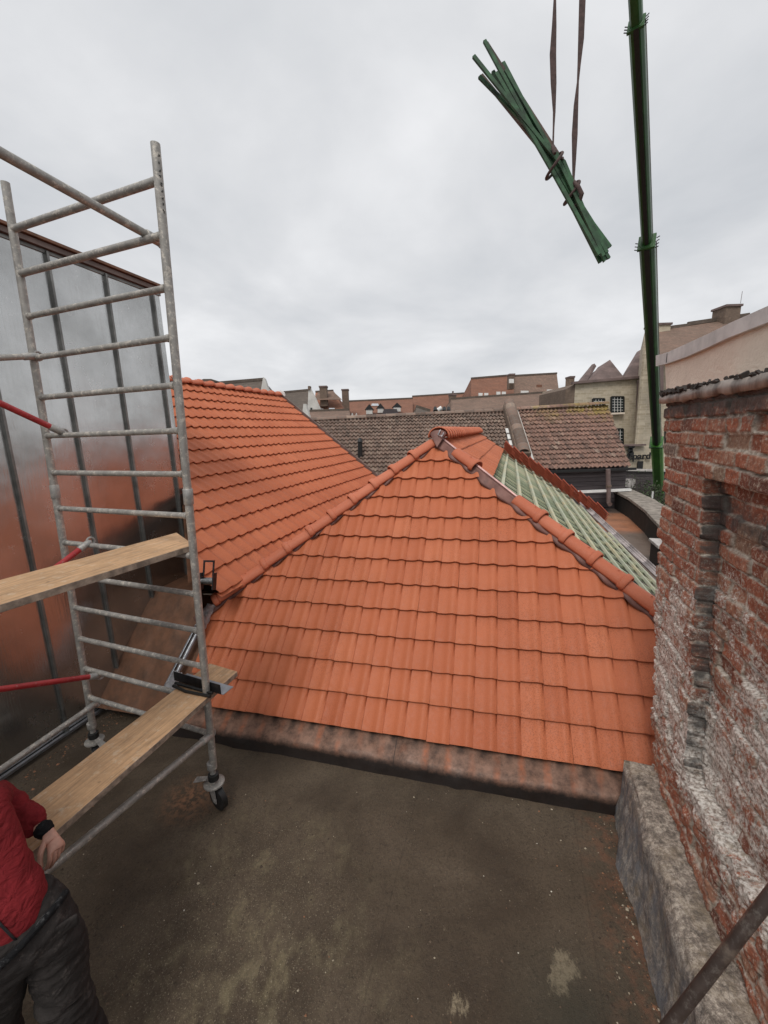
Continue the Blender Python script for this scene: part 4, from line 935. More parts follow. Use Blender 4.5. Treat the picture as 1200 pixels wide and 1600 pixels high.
for (px,py,root) in ((865,232,s1),(898,286,s2)): MB().tube([bp(px-2,py-4,-.3),bp(px+1,py+2,-.36),bp(px+2,py+8,-.38)],[.012,.022,.014],8).build('knot', M_['strap'], root, True)
MB().tube([bp(898,286,-.38),bp(904,292,-.42),bp(909,303,-.42),bp(905,316,-.38),bp(896,324,-.34)],[.014,.018,.02,.02,.014],8).build('loose_end', M_['strap'], s2, True)
# ================================================================== old houses behind
def old_roof(name, label, eL, eR, rR, rL, cols, rows_, mat, wallz, seed, moss=None, ridge=True):
    root = thing(name, label, 'building', tuple((eL+eR)/2*A_(1,1,0)+A_(0,0,-7)))
    e = nrm(eR-eL); up0 = (rL-eL)-e*(rL-eL).dot(e); u_ = nrm(up0); Lr = np.linalg.norm(up0)/rows_
    n = np.cross(e,u_); n = n if n[2]>0 else -n
    cR = np.cross(rR-eR, n); cR = cR if cR.dot(e)>0 else -cR
    cL = np.cross(rL-eL, n); cL = cL if cL.dot(-e)>0 else -cL
    ct = np.cross(rR-rL, n); ct = ct if ct.dot(u_)>0 else -ct
    Wd = np.linalg.norm(eR-eL)/cols
    ex_ = int(cols*.15)+1
    tiles('roof_tiles', eL, e, u_, (-ex_,cols+ex_), (0,rows_+4), Wd, Lr, mat, [(eR,cR),(eL,cL),(rL,ct)], root, amp=.028, lift=.05, thick=.03, style='old', seed=seed, nu=8, moss=moss or (lambda i,j:0), jit=.008)
    MB().prism([eL-n*.12,eR-n*.12,rR-n*.12,rL-n*.12], -n*.06).build('roof_deck', M_['darkwall'], root)
    if ridge:
        d = nrm(rR-rL); L_ = np.linalg.norm(rR-rL); s=0
        while s < L_-.1: ridge_old(rL+d*s, rL+d*min(L_,s+.37), .13, root, mat); s += .36
    bk = n*A_(1,1,0); bk = -nrm(bk)
    for nm, poly in (('front_wall',[eL-n*.1-Z*.05,eR-n*.1-Z*.05,A_(eR[0],eR[1],wallz),A_(eL[0],eL[1],wallz)]),): MB().prism([p+bk*.15 for p in poly], bk*.2).build(nm, M_['darkwall'], root)
    MB().prism([rL-n*.05,rR-n*.05,rR+bk*3-Z*2.6,rL+bk*3-Z*2.6], -Z*.1).build('rear_slope', M_['darkfar'], root)
    return root
def ridge_old(P,Q,r,root,mat):
    d = nrm(Q-P); a = nrm(np.cross(d,Z)); vs_=[]
    for (s,rr) in ((0,r*1.12),(.05,r),(np.linalg.norm(Q-P),r*.98)):
        for k in range(8): t = math.pi*k/7; vs_.append(P+d*s+a*math.cos(t)*rr+Z*(math.sin(t)*rr*.8))
    o = MB().add(vs_,[(i*8+k,(i+1)*8+k,(i+1)*8+k+1,i*8+k+1) for i in range(2) for k in range(7)]).build('ridge_tile', mat, root, True, fix=False); attr_const(o,'rnd',random.random()); attr_const(o,'moss',.6)
eL = gy(815,735,13.0); eR = gy(985,729,13.0); rL = gy(797,641,15.6); rR = gy(951,631,15.6)
oh = old_roof('old_brown_house','old brown pantile roof with mossy ridge beyond the orange hip roof', eL, eR, rR, rL, 24, 14, M_['oldtile'], -.1, 31, lambda i,j: max(0,(j-9)/5)*max(0,min(1,(i-4)/14)))
eL2 = gy(455,783,12.0); eR2 = gy(822,775,12.0); rR2 = gy(790,642,15.6)
_n = np.cross(eR2-eL2, rR2-eR2); rL2 = onplane(eL2,_n)(480,657)
oh2 = old_roof('old_dark_house','long old grey brown pantile roof between the two orange roofs', eL2, eR2, rR2, rL2, 52, 20, M_['olddark'], -.1, 32)
# raised firewall between the two roofs
fw = thing('parapet_divider','grey tile capped parapet dividing the two old pantile roofs','parapet',tuple(gy(810,720,12.9)*A_(1,1,0)))
a = gy(795,640,15.55)+Z*.05; b = gy(818,718,12.9)+Z*.05; MB().bar(a,b,.42,.35).build('wall', M_['chimney'], fw)
k=0; d=b-a; L_=np.linalg.norm(d); n_=11
for i in range(n_):
    P=a+d*(i+1)/n_+Z*.17; Q=a+d*i/n_+Z*.22; ridge_tile(P+Z*.0,Q,.17,nrm(np.cross(d,A_(-1,0,0))*-1) if False else Z,fw,M_['olddark'],name='capping_tile',collar=False)
MB().bar(a+A_(.29,0,-.08), b+A_(.29,0,-.08),.07,.06).build('lead_strip', M_['whitewall'], fw)
wm = MB()
for i in range(4): p = a+d*(.42+.12*i)+A_(-.27,0,-.05); wm.bar(p, p+d*.09, .09,.05)
wm.build('white_flashing', M_['white'], fw)
# eave gutter, white ledge, rain pipe of the brown house
MB().bar(eL+A_(0,-.1,-.06), eR+A_(.1,-.1,-.06), .12,.07).build('gutter', M_['black'], oh)
MB().bar(gy(830,772,12.8), gy(985,765,12.8), .12,.07).build('white_ledge', M_['white'], oh)
pz = gy(950,733,12.75); MB().tube([pz, gy(951,785,12.75), gy(953,788,12.6)], .07, 10).build('rain_pipe', M_['slate'], oh, True); MB().tube([gy(951,758,12.74),gy(951,761,12.74)],.085,10).build('pipe_clip', M_['chimney'], oh, True)
vt = thing('vent_pipe','thin black vent pipe standing on the old dark roof','vent',tuple(gy(563,715,13.6)))
MB().tube([gy(563,720,13.6),gy(562.5,688,13.6)],[.085,.075],10).build('pipe', M_['black'], vt, True); MB().tube([gy(562.5,690,13.6),gy(562.5,684,13.6)],[.11,.03],10).build('cowl', M_['black'], vt, True)
# lower flat roof with parapet
def sheet(name, pts, m, ext_, parent=None, **k): return MB().prism(pts, ext_).build(name, m, parent, **k)
fr_ = sheet('lower_flat_roof', [A_(1.9,3.6,.10),A_(6.2,7.0,.10),A_(8.6,14.2,.10),A_(4.4,14.2,.10),A_(4.1,8,.1)], M_['pond'], (0,0,-.2)); tag(fr_, 'rust stained low flat roof beside the old brown house', kind='structure')
fr2 = sheet('lower_flat_base', [A_(2.3,4.2,-.11),A_(6.2,7.0,-.11),A_(8.6,14.1,-.11),A_(4.4,14.1,-.11)], M_['chimney'], (0,0,-6.9)); tag(fr2, 'brick base below the low flat roof', kind='structure')
pr = thing('roof_parapet','dark curved parapet with stone capping round the low flat roof','parapet',(7,11,0))
pts_ = [gz(958,768,.62),gz(985,782,.62),gz(1010,801,.62),gz(1036,829,.62),gz(1060,862,.62)]
for p,q in zip(pts_[:-1],pts_[1:]):
    d=nrm(q-p); nn_=A_(-d[1],d[0],0); nn_=nn_ if nn_[0]>0 else -nn_
    MB().hexa([A_(*p[:2],.09),A_(*q[:2],.09),A_(*(q+nn_*.25)[:2],.09),A_(*(p+nn_*.25)[:2],.09),A_(*p[:2],.56),A_(*q[:2],.56),A_(*(q+nn_*.25)[:2],.56),A_(*(p+nn_*.25)[:2],.56)]).build('wall', M_['darkrender'] if 'darkrender' in M_ else M_['underlay'], pr)
    m = MB(); nseg = max(2,int(np.linalg.norm(q-p)/.35))
    for i in range(nseg):
        a=p+(q-p)*i/nseg; b=p+(q-p)*(i+.97)/nseg; m.hexa([a-nn_*.05,b-nn_*.05,b+nn_*.55,a+nn_*.55,a-nn_*.05+Z*.08,b-nn_*.05+Z*.08,b+nn_*.55+Z*(.08+random.uniform(-.01,.01)),a+nn_*.55+Z*.08])
    m.build('capping', M_['ledge2'] if 'ledge2' in M_ else simple('stone_capping',(.26,.225,.19),.9,0,.35,6), pr, bevel=.01)
st = thing('roof_upstand','short dark roof upstand next to the brick wall end','upstand',tuple(gz(1028,888,.1)))
a = gz(1026,886,.1); MB().box(a+A_(.15,.1,.2), A_(.13,-.04,0), A_(.08,.25,0), Z*.2).build('block', M_['black'], st, bevel=.02); MB().box(a+A_(.15,.1,.43), A_(.16,-.05,0), A_(.09,.28,0), Z*.03).build('cap', M_['coping'], st, bevel=.01)
# ---------------------------------------------------------------- generic far buildings
def gable(name, label, xl, xr, yel, yer, yrl, yrr, Y, run, rm, wm, insl=0, insr=0, cat='building', yaw=0.):
    """front roof slope: eave at depth Y, ridge at Y+run, walls to the ground. pixel heights are for eave/ridge at left/right"""
    root = thing(name, label, cat, tuple(gy((xl+xr)/2,yel,Y)*A_(1,1,0)-Z*7))
    el, er = gy(xl,yel,Y), gy(xr,yer,Y+yaw); rl, rr = gy(xl+insl,yrl,Y+run), gy(xr-insr,yrr,Y+run+yaw)
    MB().prism([el,er,rr,rl], A_(0,.05,-.18)).build('roof', rm, root)
    bl_, br_ = el+A_(0,2*run,0), er+A_(0,2*run,0)
    MB().prism([rl,rr,br_,bl_], A_(0,-.05,-.18)).build('roof', rm, root)
    lo = -7.
    w_ = MB().add([el-Z*.1,er-Z*.1,br_-Z*.1,bl_-Z*.1]+[A_(*p[:2],lo) for p in (el,er,br_,bl_)]+[rl-Z*.12,rr-Z*.12],[(0,1,5,4),(1,2,6,5),(2,3,7,6),(3,0,4,7),(0,8,9,1),(1,9,2),(2,9,8,3),(3,8,0)]); w_.build('wall', wm, root)
    MB().bar(rl+Z*.05, rr+Z*.05, .25,.18).build('ridge_capping', M_['darkfar'], root)
    return root
def chimney(root_or_none, px0, px1, pyt, pyb, Y, m=None, name='chimney', dp=.8, label=None):
    a, b = gy(px0,pyb,Y), gy(px1,pyb,Y); t = gy((px0+px1)/2,pyt,Y)[2]; w_ = b-a
    poly = [a,A_(b[0],b[1],a[2]),A_(b[0],b[1]+dp,a[2]),A_(a[0],a[1]+dp,a[2])]
    o = MB().prism([p-Z*.6 for p in poly], (0,0,t-a[2]+.6-.12)).build(name, m or M_['chimney'], root_or_none)
    c = (poly[0]+poly[2])/2; cap = MB().box(A_(c[0],c[1],t-.05), A_(w_[0]/2*1.14,0,0), A_(0,dp/2*1.14,0), Z*.07)
    capo = cap.build('chimney_cap', M_['slate'], None); capo.parent = o; capo.matrix_parent_inverse = o.matrix_world.inverted() if False else Matrix.Identity(4)
    return o
def win(root, x0,y0,x1,y1,Y, m=None, bars=(3,4), fr=None, name='window'):
    a,b,c,d = gy(x0,y1,Y),gy(x1,y1,Y),gy(x1,y0,Y),gy(x0,y0,Y)
    o = MB().prism([a,b,c,d], (0,.15,0)).build(name, m or M_['glass'], root)
    if fr:
        f = MB(); t = .06
        for p,q in ((a,b),(b,c),(c,d),(d,a)): f.bar(p-A_(0,.05,0),q-A_(0,.05,0),t*1.5,t,(0,1,0))
        fo = f.build('frame', M_['black'], None); fo.parent = o
        g_ = MB()
        for k in range(1,bars[0]): p=a+(b-a)*k/bars[0]; q=d+(c-d)*k/bars[0]; g_.bar(p-A_(0,.04,0),q-A_(0,.04,0),.022,.03,(0,1,0))
        for k in range(1,bars[1]): p=a+(d-a)*k/bars[1]; q=b+(c-b)*k/bars[1]; g_.bar(p-A_(0,.04,0),q-A_(0,.04,0),.022,.03,(0,1,0))
        go = g_.build('glazing_bars', fr, None); go.parent = o
    return o
def roofwin(root, x0,y0,x1,y1,Y,run=0.): return win(root,x0,y0,x1,y1,Y,M_['skylight'],name='skylight')
# houses left of centre
h1 = gable('dark_tiled_house','dark tiled house roof just showing over the left orange ridge',340,412,640,640,600,594,24,4,M_['darkfar'],M_['whitewall'])
MB().prism([gy(407,614,26.5),gy(421,614,26.5),gy(413,591,26.5),gy(411,589,26.5)],(0,.4,0)).build('gable_end', M_['whitewall'], h1)
dm = thing('flat_dormer','small dark flat topped box peeking over the left orange ridge','dormer',tuple(gy(322,600,20)))
MB().prism([gy(313,606,20),gy(333,606,20),gy(332,593.5,20),gy(330,592,20),gy(318,592,20),gy(313,594,20)],(0,1.5,0)).build('box', M_['darkfar'], dm)
h2 = gable('white_gabled_house','white gabled house with a dark tiled roof left of the brick chimneys',420,484,655,650,616,610,34,5,M_['darkfar'],M_['whitewall'],insr=-1)
MB().prism([gy(480,652,34.5),gy(506,652,34.5),gy(492,620,34.5),gy(485,607,34.5),gy(482,607,34.5)],(0,.5,0)).build('gable_end', M_['whitewall'], h2)
win(h2,485,637,487.5,643,34.4)
MB().prism([gy(481,609,34.4),gy(484.5,609,34.4),gy(484.5,603,34.4),gy(481,603,34.4)],(0,.6,0)).build('chimney', M_['chimney'], h2)
h3 = thing('white_gable_shed','narrow white gable beside the left orange roof verge','building',tuple(gy(476,660,28)*A_(1,1,0)-Z*7))
MB().prism([gy(470,668,28),gy(486,658,28),gy(480,640,28),gy(478,631,28),gy(474,631,28),gy(473,640,28)],(0,.5,0)).build('wall', M_['whitewall'], h3)
MB().prism([gy(470,700,28),gy(500,700,28),gy(500,654,28),gy(486,656,28)],(0,1,0)).build('lean_to', M_['orangefar'], h3)
h4 = gable('hipped_orange_house','orange brown house with hipped top and twin skylights beside big chimneys',490,537,644,640,613,611,38,5,M_['orangefar'],M_['redfar'],insl=3,insr=16)
MB().prism([gy(490,625,37.9),gy(534,624,37.9),gy(520,611,40),gy(497,613,40)],(0,.3,.0)).build('upper_roof', M_['brownfar'], h4)
chimney(h4,500,511,603,624,38.2); roofwin(h4,496,638.5,505,642.5,37.6); roofwin(h4,514,637.5,523,641.5,37.6)
h4b = gable('low_brown_house','low brown roof in front of the orange brown house with skylights',484,548,662,660,643,641,30,4,M_['brownfar'],M_['redfar'],insr=2)
sg = thing('small_white_gables','pair of small white gable tops poking over the old dark ridge','gable',tuple(gy(553,655,29)*A_(1,1,0)))
for x0 in (547,553.5): MB().prism([gy(x0,656,29),gy(x0+7,655,29),gy(x0+3,645,29)],(0,.6,0)).build('gable', M_['whitewall'], sg)
h5 = gable('long_red_house','long low red brown roof behind the dark dormers',535,645,652,648,628,623,44,5,M_['redfar'],M_['redfar'])
chimney(h5,535,545,608,634,43)
h6 = thing('dormer_cluster','cluster of dark pointed dormers with white fronts on a low roof','dormer',tuple(gy(595,645,33)*A_(1,1,0)-Z*4))
for (x0,x1,yb,yt) in ((570,584,640,631),(588,601,638,630),(613,628,636,629)):
    MB().prism([gy(x0,yb,33),gy(x1,yb,33),gy((x0+x1)/2,yt,33)],(0,1.5,0)).build('dormer_roof', M_['black'], h6)
    MB().prism([gy(x0+2,yb+7,33.05),gy(x1-2,yb+7,33.05),gy(x1-2,yb,33.05),gy(x0+2,yb,33.05)],(0,1.2,0)).build('dormer_front', M_['whitewall'], h6)
MB().prism([gy(580,634,33.3),gy(592,634,33.3),gy(591,630.5,33.3),gy(581,630.5,33.3)],(0,1,0)).build('skylight', M_['skylight'], h6)
MB().prism([gy(596,650,32.6),gy(624,650,32.6),gy(620,639,32.6),gy(600,639,32.6)],(0,2,0)).build('pergola', M_['darkwall'], h6)
MB().prism([gy(565,658,32.9),gy(640,655,32.9),gy(632,641,35),gy(572,644,35)],(0,.5,0)).build('low_roof', M_['redfar'], h6)
h7 = gable('orange_row_house','plain orange red tiled roof left of the tall brown house',644,740,652,650,620,614,46,6,M_['redfar'],M_['redfar'])
chimney(h7,703,713,616,622,44,name='chimney')
MB().prism([gy(707,617,44),gy(709,617,44),gy(709,611,44),gy(707,611,44)],(0,.3,0)).build('flue', M_['slate'], h7)
h7b = gable('green_mossy_roof','low greenish mossy roof tucked behind the old dark ridge',648,680,657,655,636,643,26,3,M_['darkfar'],M_['darkfar'],insl=2,insr=8)
al = thing('awning_row','dark round hoods beside a white drum on a far roof','vents',tuple(gy(688,642,25)))
for x0 in (678,685,692,699): MB().tube([gy(x0+2,643,25),gy(x0+2,637,25.3)],[.13,.09],12).build('hood', M_['black'], al, True)
MB().tube([gy(684,641,24.9),gy(690,637,24.9)],.12,12).build('drum', M_['white'], al, True)
h8 = gable('tall_brown_house','tall brown tiled house with white windows on the skyline',736,803,640,634,592,586.5,42,5,M_['redfar2'] if 'redfar2' in M_ else M_['redfar'],M_['redfar'])
h9 = gable('tall_dark_house','tall dark tiled roof joined right of the brown house with a middle chimney',800,876,636,632,588,584,42.6,5,M_['brownfar'],M_['brownfar'],insr=6)
chimney(h9,796,804,584,598,42)
MB().prism([gy(796,598.5,41.5),gy(803,598.5,41.5),gy(803,592,41.5),gy(796,592,41.5)],(0,.2,0)).build('chimney_flashing', M_['white'], h8)
for (x0,x1,yy,r_) in ((748,754,614,h8),(757,763,614,h8),(776,782,612,h8),(784.5,790.5,612,h8),(814,826,610.5,h9),(855,867,608.5,h9)): win(r_,x0,yy,x1,yy+(5.5 if r_ is h8 else 3.6),41.9,M_['white'],name='window')
win(h9,839,601,847,605,42.2,M_['redfar'])
h10 = gable('wide_brown_roof_house','wide plain brown roof in front of the two tall houses',705,893,652,642,624,611,36,5,M_['brownfar'],M_['brownfar'],insl=0,insr=0)
chimney(None,888,895,588,640,34).update_tag()
tag(bpy.data.objects['chimney.004'] if False else [o for o in bpy.data.objects if o.name.startswith('chimney') and o.parent is None and 'cap' not in o.name][0], 'tall slim brick chimney stack left of the cream stone building', 'chimney')
# cream stone building
YC = 30.
sb = thing('stone_building','cream stone building with pyramid roofs and barred window','building',tuple(gy(950,700,YC)*A_(1,1,0)-Z*7))
a,b = gy(899,600,YC), gy(999,591,YC)
MB().prism([A_(a[0],a[1],-7),A_(b[0],b[1],-7),b,a],(0,6,0)).build('wall', M_['cream'], sb)
MB().prism([A_(a[0],a[1],-7)-A_(.4,-.6,0),A_(a[0],a[1],-7)-A_(.01,0,0),a-A_(.01,0,0),a-A_(.45,-.5,.3)],(0,5,0)).build('side_wall', M_['chimney'], sb)
MB().bar(a+A_(-.3,-.1,.06), b+A_(.1,-.1,.06), .35,.16).build('eave', M_['slate'], sb)
def pyr(x0,x1,yb0,yb1,xt,yt,Y,dp,m,name='roof'):
    p,q = gy(x0,yb0,Y),gy(x1,yb1,Y); t = gy(xt,yt,Y+dp*.5); r_ = q+A_(0,dp,0); s_ = p+A_(0,dp,0)
    return MB().add([p,q,r_,s_,t],[(0,1,4),(1,2,4),(2,3,4),(3,0,4),(0,3,2,1)]).build(name, m, sb)
pyr(934,978,597,593,953,562,YC+.3,4,M_['slate'])
MB().add([gy(915,599,YC+.3),gy(940,597,YC+.3),gy(953,562,YC+2.3),gy(934,574,YC+2.6)],[(0,1,2,3)]).build('roof_slope', M_['slate'], sb)
MB().prism([gy(903,600,YC+.5),gy(916,599,YC+.5),gy(932,572,YC+3),gy(929,568,YC+3)],(0,.4,0)).build('roof_slope', M_['slate'], sb)
MB().prism([gy(974,594,YC+.6),gy(1000,591,YC+.6),gy(1006,545,YC+4),gy(1001,548,YC+4)],(0,.5,0)).build('roof_slope', M_['slate'], sb)
win(sb,955,620,974,645,YC-.12,None,(4,6),M_['white']); win(sb,926,623,944,640,YC-.12,None,(4,4),M_['white']); win(sb,960,670,973,695,YC-.12,None,(3,5),M_['white'])
MB().bar(gy(954,646.5,YC-.2),gy(975,645.5,YC-.2),.2,.12).build('window_sill', M_['plaster'], sb)
MB().tube([gy(998,594,YC-.25),gy(996,640,YC-.25),gy(993,693,YC-.25)],.10,8).build('rain_pipe', M_['slate'], sb, True)
sb2 = thing('tall_stone_building','taller cream stone building with dark roof and two chimneys behind the crane boom','building',tuple(gy(1040,700,27)*A_(1,1,0)-Z*7))
YT = 27.
a,b = gy(1001,540,YT+3.2), gy(1032,560,YT)
w0 = gy(1007,520,YT+1.5); w1_ = gy(1205,505,YT)
MB().prism([A_(w0[0],w0[1],-7),A_(w1_[0],w1_[1],-7),A_(w1_[0],w1_[1],gy(1205,560,YT)[2]),gy(1029,561,YT+1.2),A_(w0[0],w0[1],w0[2])],(3,4,0)).build('wall', M_['cream'], sb2)
c0 = gy(1000,590,YT+4.4); c1_ = gy(1007,520,YT+1.4); MB().prism([A_(c0[0],c0[1],-7),A_(c1_[0],c1_[1],-7),c1_,gy(1000,550,YT+4.4)],(.8,.3,0)).build('corner_wall', M_['cream'], sb2)
for (x0,y0,y1) in ((1003.5,603,640),(1002.5,670,695)): MB().prism([gy(x0,y1,YT+2.),gy(x0+2.,y1,YT+2.),gy(x0+2.,y0,YT+2.),gy(x0,y0,YT+2.)],(0,.3,0)).build('slit_window', M_['glass'], sb2)
MB().prism([gy(1028,557,YT-.5),gy(1210,552,YT-.5),gy(1210,482,YT+4),gy(1165,495,YT+4),gy(1028,516,YT+4)],(0,.3,-.2)).build('roof', M_['brownfar'], sb2)
MB().bar(gy(1028,514,YT+4),gy(1075,508,YT+4),.2,.2).bar(gy(1075,506,YT+4),gy(1170,492,YT+4),.2,.25).build('ridge_capping', M_['darkfar'], sb2)
chimney(sb2,1024,1047,505,520,YT+3.6,M_['cream'],dp=1.2); chimney(sb2,1131,1154,476,512,YT+3.2,M_['chimney'],dp=1.2)
MB().prism([gy(1026,624,YT-.4),gy(1037,622,YT-.4),gy(1037,571,YT-.4),gy(1026,571,YT-.4)],(0,.3,0)).build('louvre', M_['slate'], sb2)
win(sb2,1040,665,1052,708,YT-.4,None,(2,7),M_['white'])
MB().prism([gy(1037,741,YT-.2),gy(1056,741,YT-.2),gy(1056,735,YT-.2),gy(1037,735,YT-.2)],(0,.4,0)).build('ledge', M_['plaster'], sb2)
MB().tube([gy(1157,474,YT+3.6),gy(1160,455,YT+3.6)],.015,5).build('aerial', M_['slate'], sb2)
# low stone wall with lettering
lw = thing('lettered_wall','low cream stone wall with dark metal lettering and an emblem','wall',tuple(gy(1000,740,25)*A_(1,1,0)-Z*7))
YL = 25.
a,b,c,d_ = gy(960,738,YL),gy(1060,738,YL),gy(1060,697,YL),gy(960,697,YL)
MB().prism([a-Z*5,b-Z*5,c,d_],(0,.5,0)).build('wall', M_['cream'], lw)
MB().bar(gy(970,696,YL-.1),gy(1007,695,YL-.1),.3,.10).build('capping', M_['slate'], lw)
tx = bpy.data.curves.new('t','FONT'); tx.body = 'epard'; tx.size = .80; tx.extrude = .03; tx.offset = .012
to = bpy.data.objects.new('t',tx); COL.objects.link(to); dg = bpy.context.evaluated_depsgraph_get(); me = bpy.data.meshes.new_from_object(to.evaluated_get(dg)); bpy.data.objects.remove(to)
me.materials.clear(); xs_ = [v.co.x for v in me.vertices]; x0,x1_ = min(xs_),max(xs_)
pa, pb = gy(981,718,YL-.15), gy(1016,717,YL-.15); sc2 = np.linalg.norm(pb-pa)/(x1_-x0)
for v in me.vertices: x_,y_,z_ = (v.co.x-x0)*sc2, v.co.y*sc2*.95, v.co.z; v.co = Vector(pa+nrm(pb-pa)*x_+Z*y_-A_(0,1,0)*z_)
link('lettering', me, M_['black'], lw)
em = MB(); c = gy(985,703,YL-.15)
for (ox,oz,r_) in ((0,.15,.14),(-.02,-.02,.16),(.04,-.22,.17),(-.12,-.30,.10),(.15,.18,.08)): em.tube([c+A_(ox,0,oz),c+A_(ox,-.06,oz)],r_,9)
em.build('emblem', M_['black'], lw)
MB().box(gy(1000,728,YL-.15), A_(.16,0,0),A_(0,.04,0),Z*.28).build('small_mark', M_['black'], lw)
fe = thing('dark_board_fence','dark timber fence with pale top rail behind bare shrubs','fence',tuple(gy(1010,790,22)*A_(1,1,0)-Z*7))
a,b = gy(975,734,22),gy(1080,736,22); MB().prism([A_(*a[:2],-7),A_(*b[:2],-7),b,a],(0,.15,0)).build('boards', M_['darkwall'], fe); MB().bar(a,b,.3,.10).build('top_rail', M_['coping'], fe)
for x0 in (982,988): MB().prism([gy(x0,762,21.6),gy(x0+5,762,21.6),gy(x0+5,749,21.6),gy(x0,749,21.6)],(0,.3,0)).build('meter_box', M_['coping'], fe)
# shrubs round the crane foot
def shrub(label, px0, px1, pyb, pyt, Y, nst, nlf, gr='bare shrubs by the dark fence'):
    root = thing('shrub', label, 'shrub', tuple(gy((px0+px1)/2,pyb,Y)), gr); m = MB(); lf = MB()
    A0 = gy((px0+px1)/2,pyb+30,Y)
    for i in range(nst):
        t = gy(random.uniform(px0,px1),random.uniform(pyt,pyb-10),Y+random.uniform(-.6,.6)); b_ = A0+A_(random.uniform(-.9,.9),random.uniform(-.5,.5),-1.5); mid=(t+b_)/2+A_(*rng.normal(0,.15,3))
        m.tube([b_,mid,t],[.02,.012,.005],4,caps=False)
        for k in range(nlf):
            c = mid+(t-mid)*random.random()+A_(*rng.normal(0,.14,3)); s = random.uniform(.03,.07); u_ = nrm(rng.normal(0,1,3)); v_ = nrm(np.cross(u_,rng.normal(0,1,3)))
            lf.add([c-u_*s,c+v_*s*.5,c+u_*s,c-v_*s*.5],[(0,1,2,3)])
    m.build('stems', M_['twig'], root, fix=False); lf.build('foliage', M_['leaf'], root, fix=False)
shrub('bare twiggy shrub left of the crane foot',985,1022,790,738,19,90,7); shrub('leafy climber wrapped round the crane foot',1014,1040,800,752,16,60,26)
wp = thing('white_hose','thin pale pipe sticking up beside the crane foot','pipe',tuple(gy(1017,785,15))); MB().tube([gy(1016,788,15),gy(1019,778,15),gy(1020,768,15)],.03,6).build('pipe', M_['white'], wp, True)
# ================================================================== person at the left
def skin(name, nodes, edges, mat, parent=None, sub=2, root=0):
    me = bpy.data.meshes.new(name); me.from_pydata([tuple(n[:3]) for n in nodes], edges, [])
    o = bpy.data.objects.new(name, me); COL.objects.link(o)
    sk = o.modifiers.new('skin','SKIN'); sk.use_smooth_shade = True
    if not me.skin_vertices: 
        pass
    lay = me.skin_vertices[0].data if me.skin_vertices else None
    if lay is None:
        bpy.context.view_layer.objects.active = o; o.select_set(True)
    lay = me.skin_vertices[0].data
    for i,n in enumerate(nodes):
        r = n[3] if len(n)>3 else .03; ry = n[4] if len(n)>4 else r; lay[i].radius = (r,ry); lay[i].use_root = (i==root); 
    s = o.modifiers.new('sub','SUBSURF'); s.levels = sub; s.render_levels = sub
    bpy.context.view_layer.update(); dg = bpy.context.evaluated_depsgraph_get()
    m2 = bpy.data.meshes.new_from_object(o.evaluated_get(dg)); bpy.data.objects.remove(o)
    m2.materials.clear(); o2 = link(name, m2, mat, parent, True); return o2
def dispm(o, amt, fr, seed, st=(1,1,1)):                # cloth folds as real displacement
    me = o.data; n = len(me.vertices); c_ = np.zeros(n*3); me.vertices.foreach_get('co',c_); c_=c_.reshape(-1,3); nr_ = np.zeros(n*3); me.vertex_normals.foreach_get('vector',nr_); nr_=nr_.reshape(-1,3)
    h = fbm(c_[:,0]*fr*st[0]+c_[:,1]*fr*.6, c_[:,2]*fr*st[2]+c_[:,1]*fr*.8, seed, 3); h = 1-np.abs(h)*2
    me.vertices.foreach_set('co',(c_+nr_*(h*amt)[:,None]).ravel()); me.update()
pv = gz(34,1455,.95); FC = A_(.78,-.63,0); LT = A_(.63,.78,0)
neck = pv+A_(-.30,.06,.42); TX = nrm(neck-pv); hb = neck+TX*.10
sh_l = neck+A_(.10,.13,-.01); sh_r = neck+A_(-.16,-.12,-.08)
el_l = gz(-8,1245,1.14); wr_l = gz(76,1301,1.03); hd_l = gz(100,1346,.95); el_r = sh_r+A_(-.05,-.10,-.27); wr_r = el_r+A_(.12,-.06,-.22)
hip_l = pv+LT*.085-Z*.05; hip_r = pv-LT*.095-Z*.05; kn_l = gz(102,1565,.52); an_l = kn_l+A_(.07,.0,-.42); kn_r = gz(-8,1600,.52); an_r = kn_r+A_(-.10,.0,-.42)
nd = [(*pv,.09),(*(pv+TX*.18),.095),(*(pv+TX*.38),.10),(*neck,.05),(*hb,.065),(*(hb+TX*.08),.085,.08),(*(hb+TX*.15),.06),
      (*sh_l,.05),(*el_l,.038),(*wr_l,.026),(*sh_r,.05),(*el_r,.038),(*wr_r,.026),
      (*hip_l,.068),(*kn_l,.050),(*an_l,.038),(*hip_r,.068),(*kn_r,.050),(*an_r,.038)]
ed = [(0,1),(1,2),(2,3),(3,4),(4,5),(5,6),(2,7),(7,8),(8,9),(2,10),(10,11),(11,12),(0,13),(13,14),(14,15),(0,16),(16,17),(17,18)]
# hands: palm plus five curled fingers, both hands grown from the wrists
def hand(wr, d, pn_, sd_, i0, closed=1.):
    """d forward along the hand, pn_ palm normal, sd_ thumb side"""
    N=[]; Ed=[]
    N.append((*(wr+d*.035),.024,.018)); Ed.append((i0,-1))
    palm = wr+d*.065; N.append((*palm,.032,.017)); Ed.append((-1,-2))
    return N, Ed, palm
person = skin('person', nd, ed, M_['skin'], None, 2)
